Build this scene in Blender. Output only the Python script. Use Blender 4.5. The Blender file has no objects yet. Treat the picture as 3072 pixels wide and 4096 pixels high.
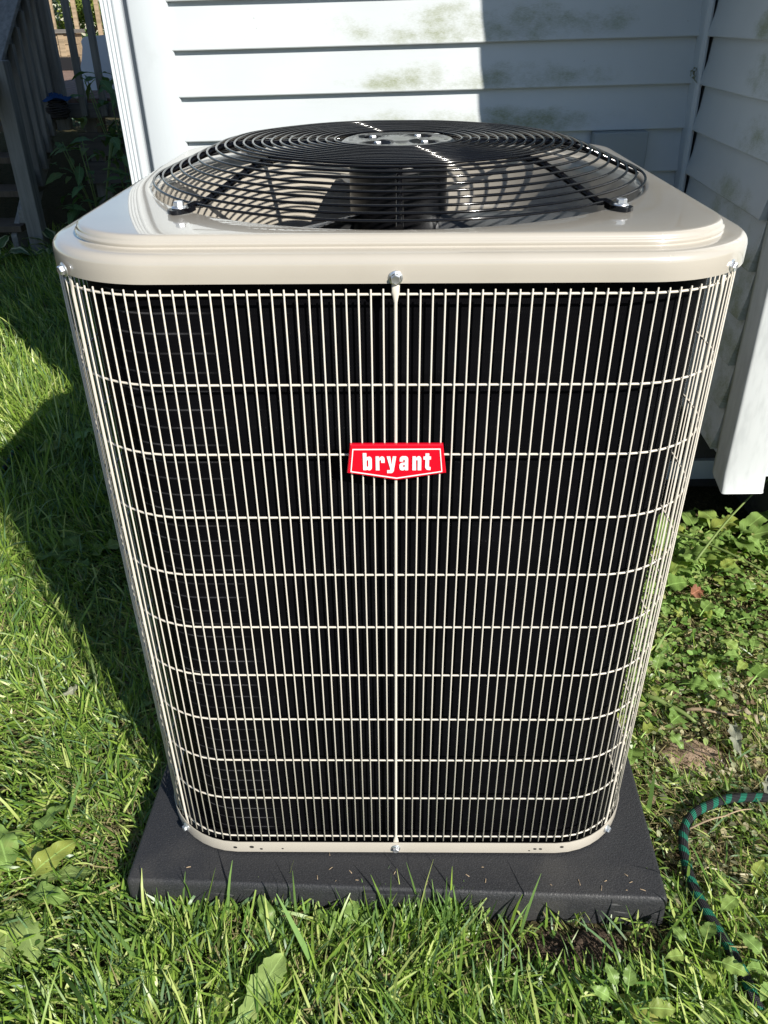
import bpy, bmesh, math, random
import numpy as np
from mathutils import Vector, Matrix, noise
random.seed(7)
rng = np.random.default_rng(7)
scn = bpy.context.scene
COL = scn.collection
PI = math.pi

# ------------------------------------------------------------------ camera
cam_d = bpy.data.cameras.new('camera')
cam = bpy.data.objects.new('camera', cam_d)
COL.objects.link(cam)
cam_d.sensor_fit = 'HORIZONTAL'
cam_d.sensor_width = 36.0
cam_d.lens = 36.0 * 3168.7 / 3072.0
cam_d.clip_start = 0.02
cam_d.clip_end = 500
R3 = Matrix(((0.9999112, 0.0105114, -0.0081926), (0.0014116, 0.5277433, 0.8494027), (-0.013252, 0.8493388, -0.5276816)))
rot = Matrix((R3[0], R3[1], -R3[2])).transposed()
cam.matrix_world = Matrix.Translation((-0.00167, -0.90382, 1.37125)) @ rot.to_4x4()
scn.camera = cam

# ------------------------------------------------------------------ sky, sun, exposure
SUN_EL = math.radians(33.0)
SUN_H = Vector((0.60, -0.80))                     # horizontal direction towards the sun
world = bpy.data.worlds.new('World')
scn.world = world
world.use_nodes = True
wn = world.node_tree
bg = wn.nodes['Background']
sky = wn.nodes.new('ShaderNodeTexSky')
sky.sky_type = 'NISHITA'
sky.sun_disc = False
sky.sun_elevation = SUN_EL
sky.sun_rotation = math.atan2(SUN_H.x, SUN_H.y)
sky.air_density = 1.0
sky.dust_density = 0.2
sky.ozone_density = 3.0
wn.links.new(sky.outputs[0], bg.inputs[0])
bg.inputs[1].default_value = 0.072
sun_d = bpy.data.lights.new('sun', 'SUN')
sun_d.energy = 5.0
sun_d.angle = math.radians(0.53)
sun_d.color = (1.0, 0.95, 0.865)
sun = bpy.data.objects.new('sun', sun_d)
COL.objects.link(sun)
sd = Vector((-SUN_H.x * math.cos(SUN_EL), -SUN_H.y * math.cos(SUN_EL), -math.sin(SUN_EL)))
sun.rotation_euler = sd.to_track_quat('-Z', 'Y').to_euler()
sun.location = (3, -4, 5)
vs = scn.view_settings
vs.view_transform = 'Standard'
vs.look = 'None'
vs.exposure = 0.50
vs.gamma = 1.0
vs.use_curve_mapping = False
scn.cycles.max_bounces = 8
scn.cycles.diffuse_bounces = 4
scn.cycles.glossy_bounces = 4
scn.cycles.transmission_bounces = 4

# ------------------------------------------------------------------ helpers
class MB:
    def __init__(s):
        s.v = []; s.f = []; s.uv = None
    def add(s, verts, faces):
        o = len(s.v)
        s.v += [tuple(p) for p in verts]
        s.f += [tuple(i + o for i in f) for f in faces]
        return s
    def box(s, a, b):
        x0, y0, z0 = a; x1, y1, z1 = b
        return s.add([(x0, y0, z0), (x1, y0, z0), (x1, y1, z0), (x0, y1, z0), (x0, y0, z1), (x1, y0, z1), (x1, y1, z1), (x0, y1, z1)],
                     [(0, 3, 2, 1), (4, 5, 6, 7), (0, 1, 5, 4), (1, 2, 6, 5), (2, 3, 7, 6), (3, 0, 4, 7)])
    def loft(s, rings, closed=True, cap0=False, cap1=False, loop=False):
        n = len(rings[0]); o = len(s.v)
        for r in rings: s.v += [tuple(p) for p in r]
        m = len(rings)
        for i in range(m if loop else m - 1):
            j = (i + 1) % m
            for k in range(n if closed else n - 1):
                l = (k + 1) % n
                s.f.append((o + i * n + k, o + i * n + l, o + j * n + l, o + j * n + k))
        if cap0: s.f.append(tuple(o + k for k in reversed(range(n))))
        if cap1: s.f.append(tuple(o + (m - 1) * n + k for k in range(n)))
        return s
    def tube(s, path, r, seg=6, loop=False, caps=True):
        P = [Vector(p) for p in path]; n = len(P); rings = []
        up = Vector((0, 0, 1)); prev = None
        for i, p in enumerate(P):
            a = P[i - 1] if (i > 0 or loop) else P[i]
            b = P[(i + 1) % n] if (i < n - 1 or loop) else P[i]
            t = (b - a).normalized()
            if prev is None:
                u = t.cross(up)
                if u.length < 1e-3: u = t.cross(Vector((1, 0, 0)))
                u.normalize()
            else:
                u = prev - t * prev.dot(t); u.normalize()
            prev = u; w = u.cross(t)
            rr = r[i] if isinstance(r, (list, tuple)) else r
            rings.append([p + (u * math.cos(2 * PI * k / seg) + w * math.sin(2 * PI * k / seg)) * rr for k in range(seg)])
        return s.loft(rings, True, caps and not loop, caps and not loop, loop)
    def lathe(s, prof, c=(0, 0, 0), seg=48, cap0=False, cap1=False):
        return s.loft([[(c[0] + r * math.cos(2 * PI * k / seg), c[1] + r * math.sin(2 * PI * k / seg), c[2] + z) for k in range(seg)] for r, z in prof], True, cap0, cap1)
    def mesh(s, name, mat, smooth=True, fix=True):
        me = bpy.data.meshes.new(name)
        me.from_pydata(s.v, [], s.f)
        if fix:
            bm = bmesh.new(); bm.from_mesh(me)
            bmesh.ops.recalc_face_normals(bm, faces=bm.faces)
            bm.to_mesh(me); bm.free()
        me.polygons.foreach_set('use_smooth', [smooth] * len(me.polygons))
        for m in (mat if isinstance(mat, (list, tuple)) else [mat]): me.materials.append(m)
        me.update()
        return me
    def build(s, name, mat, parent=None, smooth=True, fix=True, bevel=0, angle=None):
        o = ob(name, s.mesh(name, mat, smooth, fix), parent)
        if bevel:
            b = o.modifiers.new('edge', 'BEVEL'); b.width = bevel; b.segments = 2; b.limit_method = 'ANGLE'; b.angle_limit = math.radians(40)
        if angle: sharp(o.data, angle)
        return o

def sharp(me, deg):
    bm = bmesh.new(); bm.from_mesh(me)
    for e in bm.edges:
        if len(e.link_faces) == 2 and e.calc_face_angle(0) > math.radians(deg): e.smooth = False
    bm.to_mesh(me); bm.free()
def ob(name, me, parent=None, loc=None, rotz=None):
    o = bpy.data.objects.new(name, me)
    COL.objects.link(o)
    if parent: o.parent = parent
    if loc: o.location = loc
    if rotz is not None: o.rotation_euler.z = rotz
    return o
def tag(o, label=None, cat=None, group=None, kind=None):
    if label: o['label'] = label
    if cat: o['category'] = cat
    if group: o['group'] = group
    if kind: o['kind'] = kind
    return o
def thing(name, label, cat, loc=(0, 0, 0), group=None):
    o = bpy.data.objects.new(name, None)
    o.empty_display_size = 0.1
    COL.objects.link(o); o.location = loc
    return tag(o, label, cat, group)

# ------------------------------------------------------------------ materials
def mat(name, col, rough=0.5, metal=0.0, spec=0.5, coat=0.0):
    m = bpy.data.materials.new(name); m.use_nodes = True
    b = m.node_tree.nodes['Principled BSDF']
    b.inputs['Base Color'].default_value = (*col, 1)
    b.inputs['Roughness'].default_value = rough
    b.inputs['Metallic'].default_value = metal
    b.inputs['Specular IOR Level'].default_value = spec
    b.inputs['Coat Weight'].default_value = coat
    b.inputs['Coat Roughness'].default_value = 0.04
    return m
class NT:
    def __init__(s, m):
        s.t = m.node_tree; s.b = s.t.nodes['Principled BSDF']; s.out = s.t.nodes['Material Output']
    def n(s, typ, **kw):
        nd = s.t.nodes.new(typ)
        for k, v in kw.items():
            if k.startswith('i_'): nd.inputs[int(k[2:])].default_value = v
            else: setattr(nd, k, v)
        return nd
    def l(s, a, b): s.t.links.new(a, b)
    def math(s, op, a, b=None, c=None):
        nd = s.n('ShaderNodeMath', operation=op)
        for i, v in enumerate((a, b, c)):
            if v is None: continue
            if isinstance(v, (int, float)): nd.inputs[i].default_value = v
            else: s.l(v, nd.inputs[i])
        return nd.outputs[0]
    def coord(s, kind='Object'):
        return s.n('ShaderNodeTexCoord').outputs[kind]
    def map(s, vec, scale=(1, 1, 1), loc=(0, 0, 0)):
        nd = s.n('ShaderNodeMapping'); nd.inputs['Scale'].default_value = scale; nd.inputs['Location'].default_value = loc
        s.l(vec, nd.inputs['Vector']); return nd.outputs[0]
    def noise(s, vec, scale, detail=3, rough=0.55):
        nd = s.n('ShaderNodeTexNoise'); nd.inputs['Scale'].default_value = scale; nd.inputs['Detail'].default_value = detail; nd.inputs['Roughness'].default_value = rough
        s.l(vec, nd.inputs['Vector']); return nd.outputs['Fac']
    def ramp(s, fac, stops):
        nd = s.n('ShaderNodeValToRGB'); e = nd.color_ramp.elements
        while len(e) < len(stops): e.new(0.5)
        for el, (p, c) in zip(e, stops):
            el.position = p; el.color = (*c, 1) if len(c) == 3 else c
        s.l(fac, nd.inputs[0]); return nd.outputs[0]
    def range(s, v, a, b, c=0.0, d=1.0):
        nd = s.n('ShaderNodeMapRange'); nd.interpolation_type = 'SMOOTHSTEP'
        for i, x in zip((1, 2, 3, 4), (a, b, c, d)): nd.inputs[i].default_value = x
        s.l(v, nd.inputs[0]); return nd.outputs[0]
    def mix(s, fac, a, b, typ='MIX'):
        nd = s.n('ShaderNodeMix', data_type='RGBA', blend_type=typ)
        for sock, v in ((nd.inputs[0], fac), (nd.inputs[6], a), (nd.inputs[7], b)):
            if isinstance(v, (int, float)): sock.default_value = v
            elif isinstance(v, tuple): sock.default_value = (*v, 1) if len(v) == 3 else v
            else: s.l(v, sock)
        return nd.outputs[2]
    def bump(s, h, strength=0.3, dist=0.002):
        nd = s.n('ShaderNodeBump'); nd.inputs['Strength'].default_value = strength; nd.inputs['Distance'].default_value = dist
        s.l(h, nd.inputs['Height']); s.l(nd.outputs[0], s.b.inputs['Normal']); return nd
    def base(s, c): s.l(c, s.b.inputs['Base Color'])
    def rough(s, c): s.l(c, s.b.inputs['Roughness'])

M = {}
# enamel of the cabinet, with a faint orange peel
M['enamel'] = mat('beige_enamel', (0.455, 0.42, 0.36), 0.30, coat=1.0)
M['enamel'].node_tree.nodes['Principled BSDF'].inputs['Coat Roughness'].default_value = 0.025
M['enamel'].node_tree.nodes['Principled BSDF'].inputs['Coat IOR'].default_value = 1.7
t = NT(M['enamel']); c = t.coord()
t.bump(t.noise(c, 260, 2), 0.02, 0.0004)
t.base(t.mix(t.range(t.noise(c, 7, 4), 0.45, 0.75), (0.455, 0.42, 0.36), (0.43, 0.395, 0.335)))
M['wire'] = mat('beige_coated_wire', (0.64, 0.595, 0.515), 0.42)
t = NT(M['wire']); t.bump(t.noise(t.coord(), 500, 2), 0.08, 0.0004)
M['black_wire'] = mat('black_gloss_wire', (0.004, 0.004, 0.005), 0.10, spec=0.4)
M['hub'] = mat('black_gloss_plate', (0.012, 0.013, 0.014), 0.10, spec=0.7)
t = NT(M['hub']); t.bump(t.noise(t.coord(), 70, 3), 0.10, 0.001)
M['motor'] = mat('black_motor_paint', (0.004, 0.004, 0.005), 0.30)
M['blade'] = mat('fan_blade_metal', (0.32, 0.33, 0.34), 0.35, metal=0.85)
M['zinc'] = mat('zinc_plated_steel', (0.80, 0.82, 0.84), 0.33, metal=0.9)
t = NT(M['zinc']); t.bump(t.noise(t.coord(), 600, 2), 0.25, 0.0005)
M['red'] = mat('red_badge_plastic', (0.62, 0.004, 0.018), 0.25)
M['white_print'] = mat('white_letter_plastic', (0.85, 0.85, 0.85), 0.35)
M['dark_hole'] = mat('punched_hole', (0.01, 0.01, 0.01), 0.8)
# black condenser coil with wavy fins and tube rows, sun glints painted on the rows
M['coil'] = mat('black_coil_fins', (0.003, 0.003, 0.004), 0.6, spec=0.05)
t = NT(M['coil'])
uv = t.n('ShaderNodeUVMap').outputs[0]
sx = t.n('ShaderNodeSeparateXYZ'); t.l(uv, sx.inputs[0])
wav = t.math('MULTIPLY', t.math('SINE', t.math('MULTIPLY', sx.outputs[1], 2 * PI / 0.0055)), 0.0006)
fin = t.math('SINE', t.math('MULTIPLY', t.math('ADD', sx.outputs[0], wav), 2 * PI / 0.0021))
row = t.math('SINE', t.math('MULTIPLY', sx.outputs[1], 2 * PI / 0.0254))
patch = t.range(t.noise(t.map(uv, (3, 7, 1)), 2.2, 4), 0.42, 0.72)
spk = t.range(t.noise(t.map(uv, (60, 160, 1)), 7.0, 2), 0.60, 0.74)
left = t.math('MULTIPLY', t.range(sx.outputs[0], 2.79, 2.84), t.range(sx.outputs[0], 2.99, 2.95))  # painted glints are strongest along this left stretch
line = t.math('MULTIPLY', t.math('MULTIPLY', t.range(row, 0.93, 0.995), t.math('ADD', t.math('MULTIPLY', left, t.math('ADD', t.math('MULTIPLY', patch, 0.7), 0.3)), t.math('MULTIPLY', patch, 0.5))), t.math('ADD', t.math('MULTIPLY', left, .35), spk))
col = t.mix(t.math('MULTIPLY', t.range(fin, 0.2, 0.95), t.math('MULTIPLY', patch, 0.5)), (0.002, 0.002, 0.0028), (0.011, 0.011, 0.013))
t.base(t.mix(line, col, (0.14, 0.14, 0.15)))
h = t.math('ADD', t.math('MULTIPLY', fin, 0.6), t.math('MULTIPLY', row, 0.5))
t.bump(h, 0.3, 0.0006)
# pad
M['pad'] = mat('charcoal_pad_plastic', (0.03, 0.031, 0.034), 0.55, spec=0.4)
t = NT(M['pad']); c = t.coord()
gr = t.noise(c, 300, 2, 0.6)
spk = t.range(t.noise(c, 620, 1), 0.58, 0.72)
t.bump(gr, 0.75, 0.0016)
dust = t.range(t.noise(t.map(c, (1, 1, 1)), 6, 5), 0.5, 0.8)
cc = t.mix(t.math('MULTIPLY', dust, 0.6), (0.024, 0.025, 0.028), (0.062, 0.059, 0.055))
cc = t.mix(t.math('MULTIPLY', spk, 0.5), cc, (0.10, 0.10, 0.105))  # pale specks paint in the light glints of the grain
scr = t.range(t.noise(t.map(c, (9, 9, 60)), 1.6, 3), 0.62, 0.74)
geo = t.n('ShaderNodeNewGeometry'); sn = t.n('ShaderNodeSeparateXYZ'); t.l(geo.outputs['Normal'], sn.inputs[0])
side = t.range(sn.outputs[2], 0.6, 0.3)
t.base(t.mix(t.math('MULTIPLY', t.math('MULTIPLY', scr, side), 0.8), cc, (0.16, 0.16, 0.16)))
t.rough(t.range(gr, 0.35, 0.65, 0.42, 0.7))
M['pad_side'] = mat('smooth_pad_panel', (0.034, 0.035, 0.038), 0.45)
# house
def siding_mat():
    m = mat('white_vinyl_siding', (0.66, 0.695, 0.70), 0.42, spec=0.4)
    t = NT(m); c = t.coord()
    s = t.n('ShaderNodeSeparateXYZ'); t.l(c, s.inputs[0])
    grain = t.noise(t.map(c, (7, 7, 260)), 1.0, 4, 0.6)
    grain2 = t.noise(t.map(c, (14, 14, 90)), 1.0, 2)
    t.bump(t.math('ADD', t.math('MULTIPLY', grain, 0.6), grain2), 0.22, 0.0010)
    # blooms of algae, each with its own place on the boards
    blobs = [(0.25, 1.3, 1.362, .36, .046), (0.25, 1.3, 1.251, .34, .034), (0.22, 1.3, 1.152, .34, .034), (0.0, 1.3, 1.0, .5, .05),
             (.765, .93, 1.05, .13, .034), (.765, .86, .99, .19, .045), (.765, 1.04, .985, .09, .028), (.765, .78, .88, .20, .13), (.765, .78, .68, .18, .18), (.765, .82, 1.155, .15, .04), (.765, .85, 1.265, .14, .04), (.765, .86, 1.36, .12, .04)]
    acc = None
    for bx, by, bz, rx, rz in blobs:
        wing = by < 1.25
        a = t.math('DIVIDE', t.math('SUBTRACT', s.outputs[1 if wing else 0], by if wing else bx), rx)
        b = t.math('DIVIDE', t.math('SUBTRACT', s.outputs[2], bz), rz)
        d = t.math('ADD', t.math('MULTIPLY', a, a), t.math('MULTIPLY', b, b))
        v = t.math('SUBTRACT', 1.0, d)
        if wing: v = t.math('MINIMUM', v, t.math('MULTIPLY', t.math('SUBTRACT', s.outputs[0], 0.70), 50))
        else: v = t.math('MINIMUM', v, t.math('MULTIPLY', t.math('SUBTRACT', s.outputs[1], 1.26), 50))
        acc = v if acc is None else t.math('MAXIMUM', acc, v)
    n1 = t.noise(t.map(c, (1, 1, 1.5)), 9, 7, 0.66)
    n2 = t.noise(t.map(c, (50, 50, 170)), 3.0, 3, 0.7)
    frac = t.math('FRACT', t.math('DIVIDE', t.math('SUBTRACT', 1.321+0.998*2, s.outputs[2]), 0.0998))
    low = t.range(frac, 0.35, 1.0, -0.12, 0.28)
    f = t.math('ADD', t.math('ADD', t.math('MULTIPLY', acc, 0.5), low), t.math('ADD', t.math('MULTIPLY', t.math('SUBTRACT', n1, 0.47), 2.7), t.math('MULTIPLY', t.math('SUBTRACT', n2, 0.5), 1.0)))
    alg = t.math('MULTIPLY', t.range(f, 0.0, 1.3), t.range(acc, -0.7, 0.25))
    big = t.range(t.noise(c, 3.5, 3), 0.35, 0.75)
    basec = t.mix(big, (0.535, 0.57, 0.585), (0.50, 0.535, 0.55))
    specks = t.range(t.noise(c, 90, 2), 0.76, 0.80)
    basec = t.mix(t.math('MULTIPLY', specks, 0.55), basec, (0.20, 0.20, 0.19))
    algc = t.mix(t.range(n1, 0.45, 0.66), (0.25, 0.275, 0.20), (0.165, 0.19, 0.065))
    t.base(t.mix(t.math('MULTIPLY', alg, 0.80), basec, algc))
    t.rough(t.range(alg, 0, 1, 0.4, 0.85))
    return m
M['siding'] = siding_mat()
M['trim'] = mat('white_vinyl_trim', (0.70, 0.73, 0.74), 0.38)
t = NT(M['trim']); c = t.coord(); t.bump(t.noise(t.map(c, (60, 60, 4)), 3.0, 3), 0.12, 0.001)
t.base(t.mix(t.range(t.noise(c, 9, 4), 0.5, 0.8), (0.55, 0.59, 0.615), (0.50, 0.535, 0.555)))
M['gutter'] = mat('white_painted_aluminium', (0.62, 0.64, 0.63), 0.4)
t = NT(M['gutter']); c = t.coord()
gs = t.n('ShaderNodeSeparateXYZ'); t.l(c, gs.inputs[0])
gn = t.noise(t.map(c, (60, 60, 14)), 1.0, 4)
edge = t.range(t.math('ADD', gs.outputs[1], t.math('MULTIPLY', gn, 0.03)), 0.702, 0.722)
t.base(t.mix(t.math('MULTIPLY', edge, 0.75), t.mix(t.range(gn, 0.4, 0.7), (0.55, 0.575, 0.575), (0.475, 0.50, 0.50)), (0.20, 0.21, 0.11)))
t.bump(gn, 0.1, 0.001)
M['shadow_gap'] = mat('grey_gap_shade', (0.22, 0.24, 0.26), 0.6)  # dark grey stands in for shade inside the corner gaps
M['box_grey'] = mat('grey_painted_box', (0.30, 0.335, 0.35), 0.5)
M['foundation'] = mat('dark_foundation', (0.06, 0.055, 0.05), 0.9)
t = NT(M['foundation']); t.bump(t.noise(t.coord(), 40, 4), 0.6, 0.006)
# weathered wood
def wood(name, a, b, axis=2):
    m = mat(name, a, 0.8, spec=0.2); t = NT(m); c = t.coord()
    sc = [38, 38, 38]; sc[axis] = 2.2
    g = t.noise(t.map(c, tuple(sc)), 1.0, 5, 0.65)
    g2 = t.noise(c, 5, 3)
    t.base(t.mix(t.math('MULTIPLY', t.range(g, 0.35, 0.7), 1.0), t.mix(g2, a, b), tuple(x * 0.55 for x in a)))
    t.bump(g, 0.5, 0.003)
    return m
M['wood_z'] = wood('weathered_wood_upright', (0.33, 0.315, 0.285), (0.21, 0.205, 0.185), 2)
M['wood_x'] = wood('weathered_wood_board', (0.22, 0.205, 0.19), (0.15, 0.14, 0.125), 0)
M['wood_y'] = wood('weathered_wood_rail', (0.35, 0.335, 0.31), (0.22, 0.215, 0.195), 1)
M['wood_red'] = wood('reddish_deck_board', (0.30, 0.20, 0.155), (0.24, 0.165, 0.13), 1)
M['wood_tan'] = wood('tan_wood', (0.46, 0.35, 0.23), (0.38, 0.28, 0.18), 0)
M['white_plastic'] = mat('white_plastic', (0.80, 0.83, 0.86), 0.3)
M['black_plastic'] = mat('black_plastic', (0.012, 0.012, 0.014), 0.4)
M['blue_cloth'] = mat('blue_tarp', (0.010, 0.06, 0.19), 0.6)
M['basket'] = mat('dark_wicker', (0.035, 0.03, 0.028), 0.7)
# soil and lawn
M['soil'] = mat('soil_and_thatch', (0.07, 0.055, 0.035), 0.95, spec=0.1)
t = NT(M['soil']); c = t.coord()
a = t.noise(c, 16, 6, 0.7); b_ = t.noise(c, 130, 4, 0.7)
cc = t.mix(t.range(a, 0.35, 0.65), (0.030, 0.034, 0.012), (0.065, 0.054, 0.028))
t.base(t.mix(t.range(b_, 0.5, 0.7), cc, (0.17, 0.14, 0.075)))
t.bump(t.math('ADD', a, b_), 0.9, 0.015)
M['dirt'] = mat('dry_brown_dirt', (0.26, 0.175, 0.115), 0.95, spec=0.1)
t = NT(M['dirt']); c = t.coord(); a = t.noise(c, 45, 6, 0.7)
t.base(t.mix(t.range(a, 0.3, 0.7), (0.24, 0.165, 0.11), (0.44, 0.33, 0.235))); t.bump(a, 0.8, 0.006)
M['dark_dirt'] = mat('dark_moist_dirt', (0.075, 0.05, 0.035), 0.95, spec=0.15)
t = NT(M['dark_dirt']); c = t.coord(); a = t.noise(c, 70, 6, 0.75)
t.base(t.mix(t.range(a, 0.3, 0.7), (0.035, 0.025, 0.018), (0.15, 0.11, 0.08))); t.bump(a, 1.0, 0.01)
def leafy(name, attr, base, trans=0.35, rough=0.45, veins=False, edge=None, spec=0.35):
    m = mat(name, base, rough, spec=spec); t = NT(m)
    if attr:
        at = t.n('ShaderNodeAttribute', attribute_name='tint'); colr = at.outputs['Color']
    else:
        colr = None
    if veins:
        uvn = t.n('ShaderNodeUVMap').outputs[0]; s = t.n('ShaderNodeSeparateXYZ'); t.l(uvn, s.inputs[0])
        off = t.math('ABSOLUTE', t.math('SUBTRACT', s.outputs[0], 0.5))
        mid = t.range(off, 0.045, 0.012)
        sidev = t.range(t.math('SINE', t.math('MULTIPLY', t.math('SUBTRACT', s.outputs[1], t.math('MULTIPLY', off, 0.55)), 46)), 0.86, 0.99)
        oi = t.n('ShaderNodeObjectInfo').outputs['Random']
        bl = t.noise(t.coord(), 60, 3)
        d = tuple(x * 0.65 for x in base); li = tuple(min(1, x * 1.3 + 0.01) for x in base)
        r2 = t.math('FRACT', t.math('MULTIPLY', oi, 37.7))
        colr = t.mix(t.math('ADD', t.math('MULTIPLY', oi, 0.6), t.math('MULTIPLY', bl, 0.4)), d, li)
        colr = t.mix(t.range(r2, 0.6, 1.0, 0.0, 0.6), colr, (base[0] * 1.7 + .05, base[1] * 1.25, base[2]))
        colr = t.mix(t.math('MULTIPLY', t.range(t.noise(t.coord(), 25, 4), .60, .70), .3), colr, (.30, .24, .10))
        colr = t.mix(t.math('MULTIPLY', sidev, 0.28), colr, tuple(min(1, x * 1.6 + 0.02) for x in base))
        colr = t.mix(t.math('MULTIPLY', mid, 0.65), colr, tuple(min(1, x * 1.9 + 0.05) for x in base))
        if edge: colr = t.mix(t.range(t.math('ADD', off, t.math('MULTIPLY', bl, 0.16)), 0.40, 0.44), colr, edge)
        t.bump(t.math('ADD', t.math('MULTIPLY', sidev, -0.5), bl), 0.4, 0.002)
    if colr is None:
        rgb = t.n('ShaderNodeRGB'); rgb.outputs[0].default_value = (*base, 1); colr = rgb.outputs[0]
    t.base(colr)
    tr = t.n('ShaderNodeBsdfTranslucent')
    t.l(t.mix(1.0, colr, (1.25, 1.3, 0.55), 'MULTIPLY'), tr.inputs[0])
    ms = t.n('ShaderNodeMixShader'); ms.inputs[0].default_value = trans
    t.l(t.b.outputs[0], ms.inputs[1]); t.l(tr.outputs[0], ms.inputs[2]); t.l(ms.outputs[0], t.out.inputs[0])
    return m
M['grass'] = leafy('grass_blade', True, (0.09, 0.17, 0.03), 0.30, 0.36, spec=0.42)
M['dandelion'] = leafy('dandelion_leaf', False, (0.29, 0.40, 0.12), 0.32, 0.5, True)
M['dock'] = leafy('broad_weed_leaf', False, (0.22, 0.345, 0.085), 0.32, 0.42, True)
M['ivy'] = leafy('creeping_weed_leaf', False, (0.20, 0.33, 0.075), 0.28, 0.34, True)
M['vine'] = leafy('vine_leaf', False, (0.09, 0.18, 0.06), 0.2, 0.45, True)
M['hosta'] = leafy('hosta_leaf', False, (0.06, 0.12, 0.035), 0.2, 0.4, True, edge=(0.42, 0.45, 0.25))
M['tree_leaf'] = leafy('tree_foliage', True, (0.07, 0.13, 0.03), 0.35, 0.5)
M['stalk'] = leafy('green_stalk', False, (0.19, 0.26, 0.08), 0.1, 0.5)
M['dry_leaf'] = leafy('dry_leaf', False, (0.27, 0.28, 0.21), 0.15, 0.75, True)
M['brown_leaf'] = leafy('brown_leaf', False, (0.28, 0.12, 0.065), 0.2, 0.6, True)
M['bark'] = wood('bark', (0.15, 0.12, 0.09), (0.10, 0.08, 0.06), 2)
# braided hose: black braid with staggered green dashes
M['hose'] = mat('braided_hose', (0.02, 0.02, 0.022), 0.6, spec=0.3)
t = NT(M['hose']); uvn = t.n('ShaderNodeUVMap').outputs[0]; s = t.n('ShaderNodeSeparateXYZ'); t.l(uvn, s.inputs[0])
strand = t.math('FLOOR', t.math('MULTIPLY', s.outputs[0], 18.0))
ph = t.math('FRACT', t.math('SUBTRACT', t.math('MULTIPLY', s.outputs[1], 1 / 0.031), t.math('MULTIPLY', strand, 0.0556)))
green = t.math('MULTIPLY', t.math('LESS_THAN', ph, 0.42), 1.0)
br = t.math('ABSOLUTE', t.math('SINE', t.math('MULTIPLY', s.outputs[0], 18 * PI)))
bl = t.math('ABSOLUTE', t.math('SINE', t.math('MULTIPLY', s.outputs[1], PI / 0.0025)))
cc = t.mix(green, (0.022, 0.022, 0.026), (0.010, 0.19, 0.115))
gl = t.math('MULTIPLY', t.range(br, 0.15, 0.6), t.range(bl, 0.0, 0.7, 0.55, 1.0))
t.base(t.mix(gl, (0.006, 0.006, 0.007), cc))
t.bump(t.math('ADD', br, t.math('MULTIPLY', bl, 0.5)), 0.8, 0.0012)

# ------------------------------------------------------------------ ground
def ground_z(x, y):
    return 0.004 * math.sin(3.1 * x + 1) + 0.004 * math.sin(2.3 * y)
g = MB()
N = 60
xs = [-70, -30, -12] + [-6 + 12 * i / 60 for i in range(61)] + [12, 30, 70]
ys = [-70, -30, -10] + [-4 + 14 * i / 70 for i in range(71)] + [16, 30, 70]
g.v = [(x, y, (ground_z(x, y) if abs(x) < 6 and -4 < y < 10 else 0)) for y in ys for x in xs]
nx = len(xs)
g.f = [(j * nx + i, j * nx + i + 1, (j + 1) * nx + i + 1, (j + 1) * nx + i) for j in range(len(ys) - 1) for i in range(nx - 1)]
tag(g.build('ground', M['soil']), kind='structure')

def mound(name, pts, m, h):
    """a low, lumpy patch of bare soil with an uneven outline"""
    cx = sum(p[0] for p in pts) / len(pts); cy = sum(p[1] for p in pts) / len(pts)
    b = MB(); n = 40; rings = []
    for q in range(9):
        k = 1 - q / 8; ring = []
        for i in range(n):
            a = 2 * PI * i / n; rmax = 0
            for p in pts:
                d = math.hypot(p[0] - cx, p[1] - cy); da = math.atan2(p[1] - cy, p[0] - cx) - a
                rmax = max(rmax, d * max(0.25, math.cos(da)) ** 0.6)
            rr = rmax * k * (1 + 0.25 * noise.noise((2.3 * math.cos(a), 2.3 * math.sin(a), cx)))
            x = cx + rr * math.cos(a); y = cy + rr * math.sin(a)
            ring.append((x, y, -0.012 + h * (1 - k ** 2) + 0.010 * noise.noise((x * 30, y * 30, 0)) * (1 - k * k) + 0.004 * noise.noise((x * 90, y * 90, 3)) * (1 - k) + 0.012))
        rings.append(ring)
    b.loft(rings, True, False, True)
    return tag(b.build(name, m), kind='structure')
mound('bare_dirt', [(.57, .285), (.664, .345), (.725, .272), (.645, .225)], M['dirt'], 0.017)
mound('bare_dirt', [(.222, -.145), (.30, -.12), (.393, -.14), (.303, -.175)], M['dark_dirt'], 0.016)

# ------------------------------------------------------------------ house (leans a hair against the pad's plumb line)
house = thing('house', 'white house with lapped vinyl siding meeting in an inside corner behind the air conditioner', 'house')
house.rotation_euler.y = -0.016
WALL_Y = 1.315
EXP = 0.0998; LAP0 = 1.321                         # exposed height of a course; bottom of one course
HT = 3.2
k = -19
course = []
zb = LAP0
while zb > 0.5: zb -= EXP
zb += EXP
while zb < HT:
    course.append(zb); zb += EXP
def board(p0, p1, nrm, z, name='siding_board'):
    """one lapped course from p0 to p1 (plan points on the wall line); nrm points outwards"""
    b = MB(); th = 0.017
    L = (Vector(p1) - Vector(p0)).length; n = max(2, int(L / 0.15)); rings = []
    for i in range(n + 1):
        u = i / n
        x = p0[0] + (p1[0] - p0[0]) * u; y = p0[1] + (p1[1] - p0[1]) * u
        w = 0.0010 * noise.noise((x * 3, y * 3, z * 7)); dz = 0.0008 * noise.noise((x * 2, y * 2, z * 5 + 9))
        prof = [(0.0, z + dz), (th + w, z + dz - 0.0008), (th + w + 0.0012, z + dz + 0.0012), (th + w + 0.0008, z + dz + 0.004), (0.0075 + w, z + EXP * 0.5), (0.0020, z + EXP + 0.006), (-0.003, z + EXP + 0.006)]
        rings.append([(x + nrm[0] * d, y + nrm[1] * d, zz) for d, zz in prof])
    b.loft(rings, True, True, True)
    return b.build(name, M['siding'], house, angle=35)
yaw = 0.02
def wl(x): return (x, WALL_Y + yaw * x)
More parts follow.
